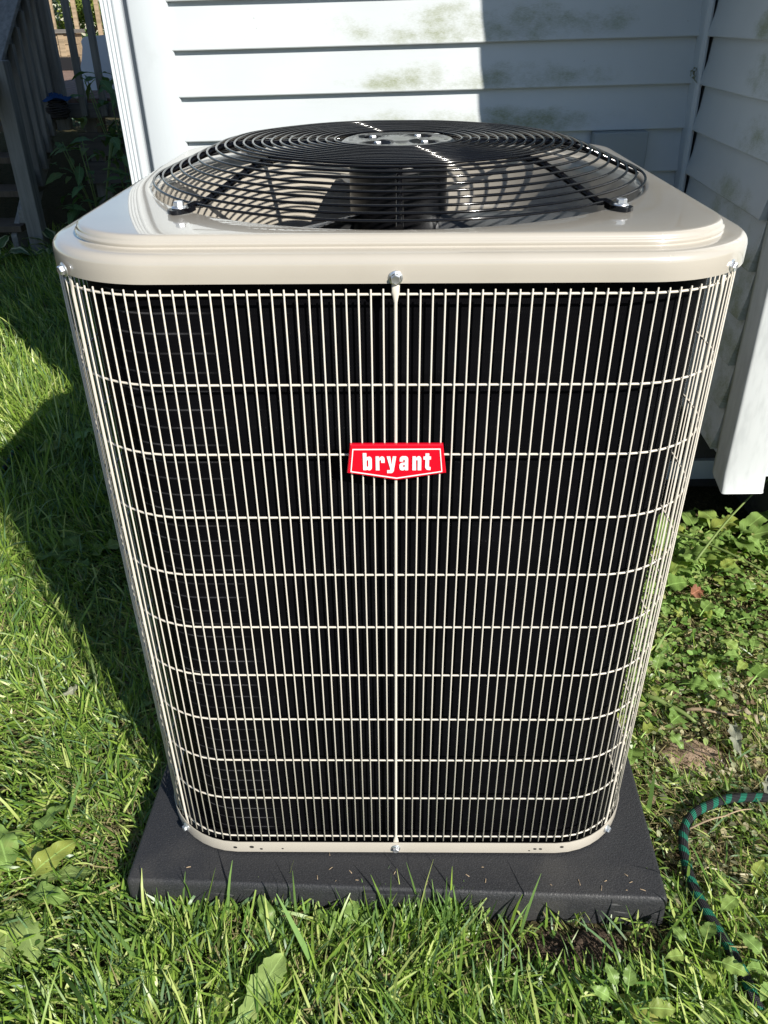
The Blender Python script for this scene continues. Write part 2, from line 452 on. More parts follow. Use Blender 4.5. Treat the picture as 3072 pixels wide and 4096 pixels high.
nb = (yaw, -1.0)
for z in course: board(wl(-0.512), wl(0.750), nb, z)
WX = lambda y: 0.775 + 0.05 * (y - 1.315)
nw = (-1.0, 0.05)
for z in course: board((WX(1.273), 1.273), (WX(0.716), 0.716), nw, z)
b = MB(); b.box((0.7755, 1.262, 0.5), (0.790, 1.325, HT)); b.build('shade_strip', M['shadow_gap'], house, smooth=False)
for z in course: board((0.752, 0.712), (2.6, 0.712), (0, -1), z)
# building behind the cladding
b = MB(); b.box((-0.66, WALL_Y + 0.02, 0.49), (3.2, 5.3, HT)); b.build('wall_core', M['shadow_gap'], house, smooth=False)
b = MB(); b.box((0.785, 0.716, 0.485), (3.2, 1.32, HT)); b.build('wall_core', M['shadow_gap'], house, smooth=False)
b = MB(); b.box((-0.60, WALL_Y + 0.16, -0.1), (3.2, 5.25, 0.488)); b.box((1.15, 1.12, -0.1), (3.2, WALL_Y + 0.155, 0.482)); b.build('foundation', M['foundation'], house, smooth=False)
b = MB(); b.box((-0.60, WALL_Y + 0.140, 0.020), (1.148, WALL_Y + 0.158, 0.090)); b.build('ledge_board', M['trim'], house, smooth=False)
b = MB(); b.box((0.775, 0.700, 0.455), (2.6, 0.716, 0.518)); b.build('band_board', M['trim'], house, smooth=False, bevel=0.002)
b = MB(); b.box((0.772, 0.716, 0.478), (0.786, 1.30, 0.518)); b.build('starter_strip', M['trim'], house, smooth=False)
b = MB(); b.box((-0.51, WALL_Y - 0.016, 0.47), (0.77, WALL_Y + 0.012, 0.52)); b.build('starter_strip', M['trim'], house, smooth=False)
b = MB(); b.box((-0.9, 0.4, HT), (3.6, 5.6, HT + 0.12)); b.build('roof', M['box_grey'], house, smooth=False)
# inside-corner strip
b = MB()
prof = [(0.748, 1.330), (0.747, 1.279), (0.750, 1.274), (0.756, 1.272), (0.761, 1.274), (0.764, 1.280), (0.765, 1.330)]
b.loft([[(x, y, z) for x, y in prof] for z in (0.5, 1.4, HT)], True, True, True); b.build('corner_strip', M['trim'], house, angle=30)
# outer corner: flat face, gap with its shade painted dark grey, fluted return
yb = WALL_Y - 0.012
b = MB()
prof = [(-0.602, yb + 0.03), (-0.604, yb - 0.012), (-0.602, yb - 0.016), (-0.598, yb - 0.0175), (-0.516, yb - 0.0175), (-0.511, yb - 0.015), (-0.509, yb - 0.010), (-0.509, yb + 0.01)]
b.loft([[(x, y, z) for x, y in prof] for z in (0.46, 1.3, HT)], True, True, True); b.build('corner_board', M['trim'], house, angle=50)
b = MB(); b.box((-0.626, yb + 0.004, 0.46), (-0.600, yb + 0.03, HT)); b.build('shade_strip', M['shadow_gap'], house, smooth=False)
b = MB(); prof = [(-0.620, yb + 0.03)]
for i in range(9):
    a = i / 8 * PI * 0.62
    prof.append((-0.6335 + 0.0125 * math.cos(a), yb + 0.004 - 0.020 * math.sin(a)))
xg = -0.637
for gk in range(3):
    for i in range(7):
        a = i / 6
        prof.append((xg - 0.0095 * a, yb - 0.016 + 0.0045 * math.sin(a * PI)))
    xg -= 0.0095
prof += [(-0.668, yb - 0.012), (-0.670, yb + 0.0), (-0.670, yb + 0.05)]
b.loft([[(x, y, z) for x, y in prof] for z in (0.46, 1.3, HT)], True, True, True); b.build('fluted_trim', M['trim'], house, angle=50)
# downspout on the wing's corner
b = MB(); x0, x1, y0, y1 = 0.7375, 0.832, 0.640, 0.7085; r = 0.007
ring = []
for cx_, cy_, a0 in ((x1 - r, y0 + r, -PI / 2), (x1 - r, y1 - r, 0), (x0 + r, y1 - r, PI / 2), (x0 + r, y0 + r, PI)):
    for i in range(4):
        a = a0 + i / 3 * PI / 2; ring.append((cx_ + r * math.cos(a), cy_ + r * math.sin(a)))
dsr = []
for z, sh in ((0.452, -.004), (0.456, -.002), (0.50, .0), (0.54, .0), (1.2, 0), (HT - 0.05, 0)):
    dsr.append([(x, y + sh + (0.03 * max(0, 0.5 - z) / 0.05 * -0.2 if y < 0.66 else 0), z + (0.016 if y > 0.68 and z < 0.47 else 0)) for x, y in ring])
b.loft(dsr, True, False, True)
b.loft([[(x0 + 0.004 + (x - x0) * 0.92, y0 + 0.004 + (y - y0) * 0.9, z) for x, y in ring] for z in (0.458, 0.62)], True, False, True)
b.build('downspout', M['gutter'], house, angle=40)
# small grey box on the wall behind the cabinet
b = MB(); b.box((0.517, 1.276, 0.80), (0.652, 1.318, 1.1195)); eb = b.build('service_box', M['box_grey'], house, smooth=False, bevel=0.003)
b = MB(); b.box((0.520, 1.2745, 0.80), (0.649, 1.2765, 1.112)); b.build('cover', M['box_grey'], eb, smooth=False)
# withered leaf caught beside the corner strip
# ------------------------------------------------------------------ pad
pad = thing('equipment_pad', 'square charcoal plastic pad lying on the lawn under the air conditioner', 'pad', (-0.0047, -0.0744, 0))
pad.rotation_euler.z = -0.0326
hw = 0.477
b = MB()
def rsq(h, r, d, n=8, cy=None):
    pts = []
    for sx_, sy_, a0 in ((1, -1, -PI / 2), (1, 1, 0), (-1, 1, PI / 2), (-1, -1, PI)):
        for i in range(n + 1):
            a = a0 + i / n * PI / 2
            pts.append((sx_ * (h - r) + (r - d) * math.cos(a), sy_ * (h - r) + (r - d) * math.sin(a)))
    return pts
b.loft([[(x, y + hw, z) for x, y in rsq(hw + 0.004, 0.013, d)] for z, d in ((-0.03, 0.0), (0.058, 0.003), (0.066, 0.0035), (0.0725, 0.0055), (0.0750, 0.0078), (0.0757, 0.0092), (0.0760, 0.0105), (0.0760, 0.0120), (0.0760, 0.0125))], True, True, True)
b.build('slab', M['pad'], pad, angle=30)
b = MB(); b.box((-0.052, -0.006, 0.036), (0.048, 0.006, 0.0715)); b.build('size_plate', M['pad_side'], pad, smooth=False, bevel=0.001)
STRO = {'3': [[(0, 1), (.5, 1), (.7, .85), (.7, .65), (.5, .5), (.2, .5)], [(.5, .5), (.72, .35), (.72, .15), (.5, 0), (0, 0)]],
        '6': [[(.65, 1), (.25, .9), (.05, .5), (.05, .2), (.25, 0), (.5, 0), (.7, .2), (.7, .4), (.5, .55), (.2, .5), (.05, .3)]],
        'x': [[(.05, .75), (.65, .1)], [(.65, .75), (.05, .1)]]}
def emboss(text, x, z0, h, y, parent, m):
    for ch in text:
        if ch == ' ': x += h * 0.7; continue
        b = MB()
        for st in STRO[ch]: b.tube([(x + p[0] * h, y, z0 + p[1] * h) for p in st], h * 0.07, 5)
        b.build('numeral' if ch != 'x' else 'multiply_sign', m, parent)
        x += h * 0.95
emboss('36 x 36', -0.045, 0.047, 0.0155, -0.0062, pad, M['pad_side'])

# ------------------------------------------------------------------ air conditioner
ac = thing('air_conditioner', 'beige outdoor air conditioner with wire grille sides, black fan guard and red badge', 'air conditioner', (0, 0, 0))
SP = 0.01426; HALF = 0.4301; RC = 0.1436; CY = 0.43
ZT, ZB = 1.1029, 0.119
rows = [ZB] + [0.2228 + 0.09606 * j for j in range(9)] + [ZT]
def perim(s, off=0.0):
    """point and outward normal on the rounded square at arc length s from the middle of the front; off moves outwards"""
    fl = HALF - RC; arc = RC * PI / 2; side = 2 * fl + arc; tot = 4 * side
    s = (s + fl) % tot; q = int(s // side); u = s - q * side
    if u < 2 * fl: p = Vector((-fl + u, -HALF)); nrm = Vector((0, -1))
    else:
        a = (u - 2 * fl) / RC; nrm = Vector((math.sin(a), -math.cos(a))); p = Vector((fl, -fl)) + nrm * RC
    p = p + nrm * off; ca, sa = math.cos(q * PI / 2), math.sin(q * PI / 2)
    return Vector((p.x * ca - p.y * sa, p.x * sa + p.y * ca + CY)), Vector((nrm.x * ca - nrm.y * sa, nrm.x * sa + nrm.y * ca))
TOT = 4 * (2 * (HALF - RC) + RC * PI / 2)
NW = 224; SPP = TOT / NW
LIDX = 0.003
def rsqray(h, r, n=320):
    """rounded square about the fan axis sampled at even angles, so that it can be joined to a circle"""
    out = []
    for i in range(n):
        a = 2 * PI * i / n; d = Vector((math.cos(a), math.sin(a)))
        tt = h / max(abs(d.x), abs(d.y)); p = d * tt
        if abs(p.x) > h - r and abs(p.y) > h - r:
            c0 = Vector((math.copysign(h - r, p.x), math.copysign(h - r, p.y)))
            bq = d.dot(c0); tt = bq + math.sqrt(max(0, bq * bq - c0.length_squared + r * r)); p = d * tt
        out.append((p.x, p.y + CY))
    return out
# base pan
b = MB()
def rl(h, r, z): return [(x, y, z) for x, y in rsqray(h, r, 160)]
b.loft([rl(HALF - .003, RC, .0800), rl(HALF + .0025, RC + .0025, .0800), rl(HALF + .0036, RC + .0036, .0812), rl(HALF + .0036, RC + .0036, .1062), rl(HALF + .003, RC + .003, .1072), rl(HALF + .0018, RC + .0018, .1072), rl(HALF + .0012, RC + .0012, .1062), rl(HALF + .0012, RC + .0012, .088)], True)
pan = b.build('base_pan', M['enamel'], ac, angle=40)
b = MB(); b.loft([rl(HALF + .001, RC + .001, .09), rl(.2, .05, .09)], True, False, True); b.build('pan_floor', M['motor'], ac)
b = MB(); b.loft([rl(HALF - .01, RC - .01, .0762), rl(HALF - .01, RC - .01, .0800)], True); b.build('foot_rail', M['black_plastic'], ac)
for s0, dz, rr in ((-.262, .106, .0042), (-.245, .1005, .0028), (-.292, .1045, .0036), (-.206, .1015, .0020), (.252, .1035, .0030), (.262, .1035, .0030), (.242, .0985, .0018), (.30, .1085, .0034)):
    p, nrm = perim(s0 * 1.0, 0.0042); dz -= .0105
    b = MB(); tq = Vector((-nrm.y, nrm.x))
    b.add([(p.x + tq.x * rr * math.cos(a), p.y + tq.y * rr * math.cos(a), dz + rr * 0.75 * math.sin(a)) for a in [2 * PI * i / 12 for i in range(12)]], [tuple(range(12))])
    b.build('punched_hole', M['dark_hole'], pan, smooth=False)
# coil
b = MB(); uvs = []
def coil_loop(off, n=240): return [perim(TOT * i / n, off)[0] for i in range(n)]
outer = coil_loop(-0.030); inner = coil_loop(-0.062)
zs = [0.092 + 1.02 * i / 6 for i in range(7)]
b.loft([[(p.x, p.y, z) for p in outer] for z in zs], True)
b.loft([[(p.x, p.y, z) for p in inner] for z in (0.10, 1.112)], True)
b.loft([[(p.x, p.y, 1.112) for p in outer], [(p.x, p.y, 1.112) for p in inner]], True)
coil = b.build('coil', M['coil'], ac, fix=True)
ul = coil.data.uv_layers.new(name='UVMap')
for poly in coil.data.polygons:
    us = []
    for li in poly.loop_indices:
        v = coil.data.vertices[coil.data.loops[li].vertex_index].co
        idx = (coil.data.loops[li].vertex_index % 240)
        us.append([idx / 240 * TOT, v.z, li])
    if max(u[0] for u in us) - min(u[0] for u in us) > TOT / 2:
        for u in us:
            if u[0] < TOT / 2: u[0] += TOT
    for u in us: ul.data[u[2]].uv = (u[0], u[1])
# a few bent-fin tubes at the front corner
# added inner black box so that no daylight shows through the cabinet
b = MB(); b.loft([rl(.33, .1, .10), rl(.33, .1, .86)], True, False, True); b.build('light_blocker', M['motor'], ac)
# top cover with pressed step and fan opening
b = MB()
LH, LR = 0.4345, 0.148
prof = [(0.0016, 1.1172), (0.0, 1.1174), (-0.0002, 1.126), (0.0, 1.1385), (0.0010, 1.1425), (0.0034, 1.1460), (0.0066, 1.1482), (0.0100, 1.1492), (0.020, 1.1495), (0.0285, 1.1495), (0.0302, 1.1499), (0.0310, 1.1511),
        (0.0302, 1.1526), (0.0294, 1.1542), (0.0296, 1.1556), (0.0310, 1.1568), (0.0322, 1.1577), (0.0322, 1.1590), (0.0328, 1.1606), (0.0342, 1.1625), (0.0362, 1.1637), (0.0390, 1.1641), (0.0430, 1.1642)]
rings = [[(x + LIDX, y, z) for x, y in rsqray(LH - d, max(0.02, LR - d))] for d, z in prof]
# flatten from square to the round opening
RO = 0.3790
for r_, z in ((RO + 0.0022, 1.1642), (RO, 1.1638), (RO - .004, 1.1622), (RO - .0085, 1.1585), (RO - .0115, 1.1520), (RO - .0135, 1.140), (RO - .015, 1.11), (RO - .016, 1.05), (RO - .014, 0.985)):
    rings.append([(LIDX + r_ * math.cos(2 * PI * i / 320), r_ * math.sin(2 * PI * i / 320) + CY, z) for i in range(320)])
b.loft(rings, True)
b.build('top_cover', M['enamel'], ac, angle=55)
# grille wires
def vwire_mesh(r, z0, z1, seg=7):
    b = MB(); b.tube([(0, 0, z0), (0, 0, z0 + 0.4), (0, 0, z1 - 0.0008), (0, 0, z1)], [r, r, r, r * 0.75], seg); return b.mesh('vertical_wire', M['wire'])
vm = vwire_mesh(0.00114, 0.1105, 1.1095)
def post_mesh():
    b = MB(); rings = []
    for z, w, d in ((0.092, .0050, .0010), (0.108, .0050, .0010), (0.114, .0042, .0014), (0.124, .0021, .0021), (0.5, .0021, .0021), (1.094, .0021, .0021), (1.099, .0030, .0020), (1.106, .0046, .0012), (1.125, .0050, .0010)):
        rings.append([(w * math.cos(2 * PI * i / 10), d * math.sin(2 * PI * i / 10), z) for i in range(10)])
    b.loft(rings, True, True, True); return b.mesh('support_rod', M['wire'])
pm = post_mesh()
def bolt_mesh(s=1.0):
    b = MB(); seg = 24
    b.lathe([(0.0, 0), (.0082 * s, 0), (.0084 * s, .0006), (.0080 * s, .0014), (.0062 * s, .0024), (.0058 * s, .0024)], seg=seg)
    hexp = lambda r, z: [(r * math.cos(PI / 3 * i + .3), r * math.sin(PI / 3 * i + .3), z) for i in range(6)]
    b.loft([hexp(.0058 * s, .0015), hexp(.0058 * s, .0062 * s), hexp(.0050 * s, .0072 * s), hexp(.0036 * s, .0069 * s)], True, False, True)
    me = b.mesh('bolt', M['zinc']); sharp(me, 25); return me
bm_ = bolt_mesh()
for i in range(NW):
    p, nrm = perim(i * SPP)
    o = ob('support_rod' if i % 28 == 0 else 'vertical_wire', pm if i % 28 == 0 else vm, ac, (p.x, p.y, random.uniform(-.0007, .0007) if i % 28 else 0), math.atan2(nrm.y, nrm.x) + PI / 2)
    if i % 28 == 0:
        p2, _ = perim(i * SPP, 0.0146 if i % 56 == 0 else 0.0150)
        for z, off in ((1.1240, 0.0046), (0.0938, 0.0038)):
            p2, _ = perim(i * SPP, off)
            q = ob('bolt', bm_, ac, (p2.x, p2.y, z))
            q.rotation_euler = Vector((nrm.x, nrm.y, -0.12 if z > 1 else 0)).to_track_quat('Z', 'Y').to_euler()
            q.rotation_euler.rotate_axis('Z', random.uniform(0, 1))
hb = MB(); n = 128
hb.tube([(*perim(TOT * i / n, -0.0030)[0], 0) for i in range(n)], 0.00155, 7, loop=True)
hm = hb.mesh('horizontal_wire', M['wire'])
for z in rows: ob('horizontal_wire', hm, ac, (0, 0, z))
# badge
bx = [(-.058, .915), (.060, .915), (.065, .874), (.001, .863), (-.063, .874)]
def plate(poly, y0, y1, inset=0.0012):
    cx_ = sum(p[0] for p in poly) / len(poly); cz_ = sum(p[1] for p in poly) / len(poly)
    b = MB(); b.loft([[(x, y0, z) for x, z in poly], [(x, y1 + inset, z) for x, z in poly], [(cx_ + (x - cx_) * (1 - inset / .06), y1, cz_ + (z - cz_) * (1 - inset / .022)) for x, z in poly]], True, True, True)
    return b
badge = plate(bx, -0.0030, -0.0085).build('badge', M['red'], ac, smooth=False)
def cr(u, v):                                      # crop pixels of the badge face -> its plane
    x0_, x1_ = -.058, .060
    x = -.0580 + (u - 275) / (1308 - 275) * .118
    return (x, .915 - (v - 215) * (.041 / 316))
bo = [cr(u, v) for u, v in ((302, 260), (1280, 257), (1308, 515), (792, 592), (272, 515))]
bi = [cr(u, v) for u, v in ((312, 270), (1271, 267), (1297, 507), (792, 581), (284, 507))]
b = MB(); b.loft([[(x, -.0084, z) for x, z in bo], [(x, -.0091, z) for x, z in bo], [(x, -.0091, z) for x, z in bi], [(x, -.0084, z) for x, z in bi]], True, loop=True)
b.build('border_line', M['white_print'], badge, smooth=False)
def arc(cx_, cy_, rx, ry, a0, a1, n=8):
    return [(cx_ + rx * math.cos(math.radians(a0 + (a1 - a0) * i / n)), cy_ - ry * math.sin(math.radians(a0 + (a1 - a0) * i / n))) for i in range(n + 1)]
LET = {
 'b': [[(415, 305), (456, 305), (456, 352)] + arc(484, 377, 31, 34, 115, 0, 6) + arc(484, 460, 31, 34, 0, -115, 6) + [(456, 484), (454, 492), (417, 492)],
       [(456, 392)] + arc(466, 390, 9, 12, 120, 0, 4) + arc(466, 447, 9, 12, 0, -120, 4) + [(456, 447)]],
 'r': [[(558, 342), (597, 342), (597, 362)] + arc(628, 376, 31, 35, 130, 0, 6) + [(659, 410), (620, 410), (620, 392)] + arc(609, 390, 10, 12, 0, 140, 4) + [(598, 398), (600, 494), (558, 494)]],
 'y': [[(682, 342), (722, 342), (736, 440), (749, 342), (788, 342), (764, 480)] + arc(728, 482, 36, 44, 0, -80, 6) + [(686, 526), (686, 496), (706, 496)] + arc(708, 482, 14, 14, -80, 20, 3)],
 'a': [arc(858, 370, 31, 30, 180, 90, 5) + arc(888, 372, 34, 32, 90, 0, 6) + [(922, 494), (886, 494), (884, 480)] + arc(858, 464, 34, 32, -60, -180, 6) + arc(858, 440, 34, 28, 180, 90, 5) + [(884, 410), (884, 384)] + arc(875, 382, 9, 11, 0, 180, 4) + [(866, 396), (827, 396)],
       [(884, 432)] + arc(872, 448, 9, 14, 90, 270, 6) + [(884, 458)]],
 'n': [[(970, 342), (1008, 342), (1008, 362)] + arc(1038, 374, 31, 34, 125, 0, 6) + [(1069, 494), (1029, 494), (1029, 394)] + arc(1019, 390, 10, 12, 0, 160, 4) + [(1009, 396), (1012, 494), (970, 494)]],
 't': [[(1114, 310), (1156, 310), (1156, 344), (1176, 344), (1176, 374), (1156, 374), (1156, 452)] + arc(1168, 450, 12, 12, 180, 260, 3) + [(1174, 462), (1174, 492)] + arc(1150, 458, 36, 34, -80, -180, 5) + [(1114, 374), (1092, 374), (1092, 344), (1114, 344)]],
}
def letter(ch, loops, y, depth, m, parent):
    cu = bpy.data.curves.new('letter', 'CURVE'); cu.dimensions = '2D'; cu.fill_mode = 'BOTH'; cu.extrude = depth
    for lp in loops:
        sp = cu.splines.new('POLY'); sp.points.add(len(lp) - 1); sp.use_cyclic_u = True
        for q, (u, v) in zip(sp.points, lp):
            x, z = cr(u, v); q.co = (x, z, 0, 1)
    tmp = bpy.data.objects.new('tmp', cu); COL.objects.link(tmp)
    dg = bpy.context.evaluated_depsgraph_get(); dg.update()
    me = bpy.data.meshes.new_from_object(tmp.evaluated_get(dg))
    bpy.data.objects.remove(tmp)
    me.transform(Matrix(((1, 0, 0, 0), (0, 0, -1, y), (0, 1, 0, 0), (0, 0, 0, 1))))
    me.materials.clear(); me.materials.append(m)
    me.polygons.foreach_set('use_smooth', [False] * len(me.polygons))
    me.name = 'letter'
    return ob('letter', me, parent)
for ch in 'bryant': letter(ch, LET[ch], -0.0090, 0.0006, M['white_print'], badge)
# fan guard
GX, GY = 0.005, 0.43
def gz(r):
    a, b_ = 0.240, 0.288
    s1 = 1.2168; sl = -0.415
    if r < a: return s1
    if r < b_: return s1 + sl * (r - a) ** 2 / (2 * (b_ - a))
    return s1 + sl * (b_ - a) / 2 + sl * (r - b_)
b = MB(); seg = 96; rings = []
def hub_h(x, y):
    r = math.hypot(x, y); h = 0.0
    h -= 0.003 * min(1, max(0, (r - .085) / .008))
    h += 0.0022 * (1 - min(1, max(0, abs(r - .080) / .004)) ** 2)
    h += 0.0020 * (1 - min(1, max(0, (r - .030) / .004)))
    for q in range(4):
        a = PI / 4 + q * PI / 2 + 0.12
        d = math.hypot(x - .052 * math.cos(a), y - .052 * math.sin(a))
        tt = min(1, max(0, (d - .0165) / .006)); h -= 0.0075 * (1 - tt * tt * (3 - 2 * tt))
        h += 0.0012 * (1 - min(1, abs(d - .0255) / .003) ** 2)
    return h
for i in range(30):
    r = .0955 * (1 - i / 29.5)
    rings.append([(GX + r * math.cos(2 * PI * q / seg), GY + r * math.sin(2 * PI * q / seg), 1.2150 + hub_h(r * math.cos(2 * PI * q / seg), r * math.sin(2 * PI * q / seg))) for q in range(seg)])
rings = [[(GX + .0955 * math.cos(2 * PI * q / seg), GY + .0955 * math.sin(2 * PI * q / seg), 1.2085) for q in range(seg)]] + rings
b.loft(rings, True, False, True)
guard = b.build('fan_guard', M['hub'], ac)
for q in range(4):
    a = PI / 4 + q * PI / 2 + 0.12
    o = ob('bolt', bm_, guard, (GX + .050 * math.cos(a), GY + .050 * math.sin(a), 1.2078)); o.scale = (1, 1, 1.35)
for kq in range(21):
    r = 0.0975 + 0.01370 * kq
    b = MB(); n = 132
    wob = [0.0005 * noise.noise((3 * math.cos(2 * PI * i / n), 3 * math.sin(2 * PI * i / n), kq * 1.7)) for i in range(n)]
    b.tube([(GX + (r + wob[i]) * math.cos(2 * PI * i / n), GY + (r + wob[i]) * math.sin(2 * PI * i / n), gz(r) + wob[i]) for i in range(n)], 0.0018, 8, loop=True)
    b.build('ring', M['black_wire'], guard)
R21 = 0.0975 + 0.01370 * 20
for q in range(8):
    a = q * PI / 4 + 0.0 - PI / 2; ca, sa = math.cos(a), math.sin(a)
    pts = []; rad = []
    diag = q % 2 == 1
    for r in [0.07, .095, .12, .16, .2, .24, .255, .27, .285, .30, .32, .34, .352, .362]:
        pts.append((GX + r * ca, GY + r * sa, gz(max(r, .1)) - 0.0058)); rad.append(0.0045)
    if diag:
        pts += [(GX + .372 * ca, GY + .372 * sa, 1.1722), (GX + .380 * ca, GY + .380 * sa, 1.1700)]; rad += [.0045, .0045]
    else:
        pts += [(GX + .374 * ca, GY + .374 * sa, gz(.374) - .0058)]; rad += [.0045]
    b = MB(); b.tube(pts, rad, 10)
    if diag:
        tx, ty = -sa, ca; tabs = []
        for r, w, z0, z1 in ((.374, .0052, 1.1658, 1.1738), (.381, .0075, 1.1648, 1.1716), (.387, .0100, 1.1646, 1.1706), (.401, .0105, 1.1646, 1.1702), (.406, .0090, 1.1646, 1.1700), (.409, .006, 1.1648, 1.1696)):
            tabs.append([(GX + r * ca + tx * w, GY + r * sa + ty * w, z0), (GX + r * ca - tx * w, GY + r * sa - ty * w, z0), (GX + r * ca - tx * w, GY + r * sa - ty * w, z1), (GX + r * ca + tx * w, GY + r * sa + ty * w, z1)])
        b.loft(tabs, True, True, True)
    sp_ = b.build('spoke', M['black_wire'], guard, angle=50)
    if diag:
        o = ob('bolt', bm_, guard, (GX + .395 * ca, GY + .395 * sa, 1.1706), random.uniform(0, 1)); o.scale = (1.15, 1.15, 1.15)
# motor and blades under the guard
b = MB(); b.lathe([(0, 1.196), (.060, 1.196), (.070, 1.192), (.0755, 1.184), (.0765, 1.17), (.0765, 1.02), (.070, 1.0), (0, 1.0)], (GX, GY, 0), 64); mo = b.build('motor', M['motor'], ac, angle=40)
for q in range(3):
    b = MB(); rings = []
    a0 = 2 * PI * q / 3 + PI + 0.30
    for i in range(9):
        r = .05 + (.345 - .05) * i / 8; half = 0.30 + 0.16 * math.sin(PI * i / 8); ring = []
        for j in range(9):
            u = j / 8 - 0.5; a = a0 + u * 2 * half + 0.25 * (i / 8)
            ring.append((GX + r * math.cos(a), GY + r * math.sin(a), 1.092 + 0.085 * u - 0.02 * (2 * u) ** 2))
        rings.append(ring)
    b.loft(rings, False)
    o = b.build('fan_blade', M['blade'], ac, fix=False)
    sd_ = o.modifiers.new('thick', 'SOLIDIFY'); sd_.thickness = 0.0016
# ------------------------------------------------------------------ plants: leaf shapes
def leaf_mesh(name, m, L, W, prof='ovate', lobes=0, tooth=0.0, bend=0.6, fold=0.25, wave=0.0, seed=0, nl=12, nw=4, stalk=0.15):
    """a leaf along +X from its stalk at the origin, with a midrib fold, a bend and its own outline"""
    rnd = random.Random(seed); verts = []; faces = []; uv = []
    ph = rnd.uniform(0, 6)
    for i in range(nl + 1):
        tt = i / nl
        if prof == 'ovate': w = math.sin(PI * min(1, tt ** 0.75)) ** 0.8 * (1 - 0.25 * tt)
        elif prof == 'lance': w = math.sin(PI * tt ** 0.9) ** 0.9
        elif prof == 'spoon': w = 0.16 + 0.84 * math.sin(PI * min(1, tt ** 1.6)) ** 0.7 if tt < 1 else 0.0
        elif prof == 'heart': w = math.sin(PI * min(1, (tt * 0.93 + 0.07) ** 0.55)) ** 0.75
        elif prof == 'round': w = math.sqrt(max(0, 1 - (2 * tt - 1) ** 2))
        if i == 0: w = 0.03
        if i == nl: w = 0.0
        if lobes: w *= 0.72 + 0.28 * abs(math.sin(PI * lobes * tt + ph)) * (1 if tt > .1 else .6)
        for j in range(nw + 1):
            s = j / nw * 2 - 1
            ww = w * (1 + tooth * (1 if (i % 2) else -1) * (abs(s) > .9))
            y = s * W * 0.5 * ww
            ang = bend * tt; x = stalk * L + L * (math.sin(ang) / bend if bend else tt); z = L * ((math.cos(ang) - 1) / bend if bend else 0)
            z += fold * abs(y) + wave * W * math.sin(5 * tt * PI + ph + (2 if s < 0 else 0)) * abs(s) * 0.5
            verts.append((x, y, z)); uv.append((j / nw, tt))
    for i in range(nl):
        for j in range(nw):
            a = i * (nw + 1) + j; faces.append((a, a + 1, a + nw + 2, a + nw + 1))
    o0 = len(verts); r = W * 0.025 + 0.0006
    if stalk:
        for xx, zz in ((-0.0, -0.004), (stalk * L * 0.5, -0.001), (stalk * L + 0.02 * L, 0)):
            for q in range(4): verts.append((xx, r * math.cos(PI / 2 * q), zz + r * math.sin(PI / 2 * q))); uv.append((0.5, 0.0))
        for i in range(2):
            for q in range(4): faces.append((o0 + i * 4 + q, o0 + i * 4 + (q + 1) % 4, o0 + i * 4 + 4 + (q + 1) % 4, o0 + i * 4 + 4 + q))
    me = bpy.data.meshes.new(name); me.from_pydata(verts, [], faces)
    l = me.uv_layers.new(name='UVMap')
    for lp in me.loops: l.data[lp.index].uv = uv[lp.vertex_index]
    me.polygons.foreach_set('use_smooth', [True] * len(me.polygons)); me.materials.append(m)
    return me
def put_leaf(parent, me, loc, az, pitch, roll=0.0, sc=1.0):
    o = ob('leaf', me, parent, loc); o.rotation_euler = (Matrix.Rotation(az, 3, 'Z') @ Matrix.Rotation(-pitch, 3, 'Y') @ Matrix.Rotation(roll, 3, 'X')).to_euler(); o.scale = (sc, sc, sc); return o
DAND = [leaf_mesh('leaf', M['dandelion'], .13, .046, 'spoon', 3.5, .10, .5, .18, .12, s, 18) for s in range(3)]
DOCK = [leaf_mesh('leaf', M['dock'], .11, .052, 'ovate', 0, .03, .8, .16, .26, s + 5, 16) for s in range(3)]
HEART = [leaf_mesh('leaf', M['ivy'], .034, .036, 'heart', 0, .05, .5, .2, .14, s + 9, 10, stalk=.6) for s in range(3)] + [leaf_mesh('leaf', M['dock'], .038, .024, 'ovate', 0, .03, .9, .3, .3, s + 40, 10, stalk=.3) for s in range(2)]
TOOTH = [leaf_mesh('leaf', M['dock'], .040, .026, 'ovate', 0, .10, .6, .25, .16, s + 12, 14, stalk=.3) for s in range(4)]
VINE = [leaf_mesh('leaf', M['vine'], .11, .052, 'ovate', 0, .05, .7, .22, .08, s + 15, 10, stalk=.2) for s in range(2)]
HOST = [leaf_mesh('leaf', M['hosta'], .17, .10, 'ovate', 0, 0, .9, .22, .10, s + 20, 12, stalk=.5) for s in range(2)]
DRY = [leaf_mesh('leaf', M['dry_leaf'], .12, .045, 'lance', 2.5, .2, 1.3, .5, .5, s + 25, 14, stalk=.1) for s in range(2)]
BROWN = [leaf_mesh('leaf', M['brown_leaf'], .06, .04, 'ovate', 2.5, .2, 1.2, .35, .5, 31, 12, stalk=.1)]
def rosette(name, label, cat, loc, meshes, n, pitch=(0.1, 0.6), sc=(0.7, 1.1), az0=0, span=2 * PI, group=None, spread=0.004):
    p = thing(name, label, cat, loc, group)
    for i in range(n):
        a = az0 + span * (i + random.uniform(-.25, .25)) / n
        put_leaf(p, random.choice(meshes), (spread * math.cos(a), spread * math.sin(a), random.uniform(0, .012)), a, random.uniform(*pitch), random.uniform(-.3, .3), random.uniform(*sc))
    return p
GW = 'weeds growing in the lawn around the pad'
p = rosette('dandelion_plant', 'long upright dandelion leaf in the front grass below the left part of the pad', 'weed', (-.262, -.315, .012), DAND, 0, group=GW)
put_leaf(p, DAND[0], (0, 0, .012), math.radians(62), .34, .1, 1.12); put_leaf(p, DAND[1], (-.01, -.01, .0), math.radians(100), .3, -.3, .8); put_leaf(p, DAND[2], (.01, -.012, .0), math.radians(-30), .25, .2, .8)
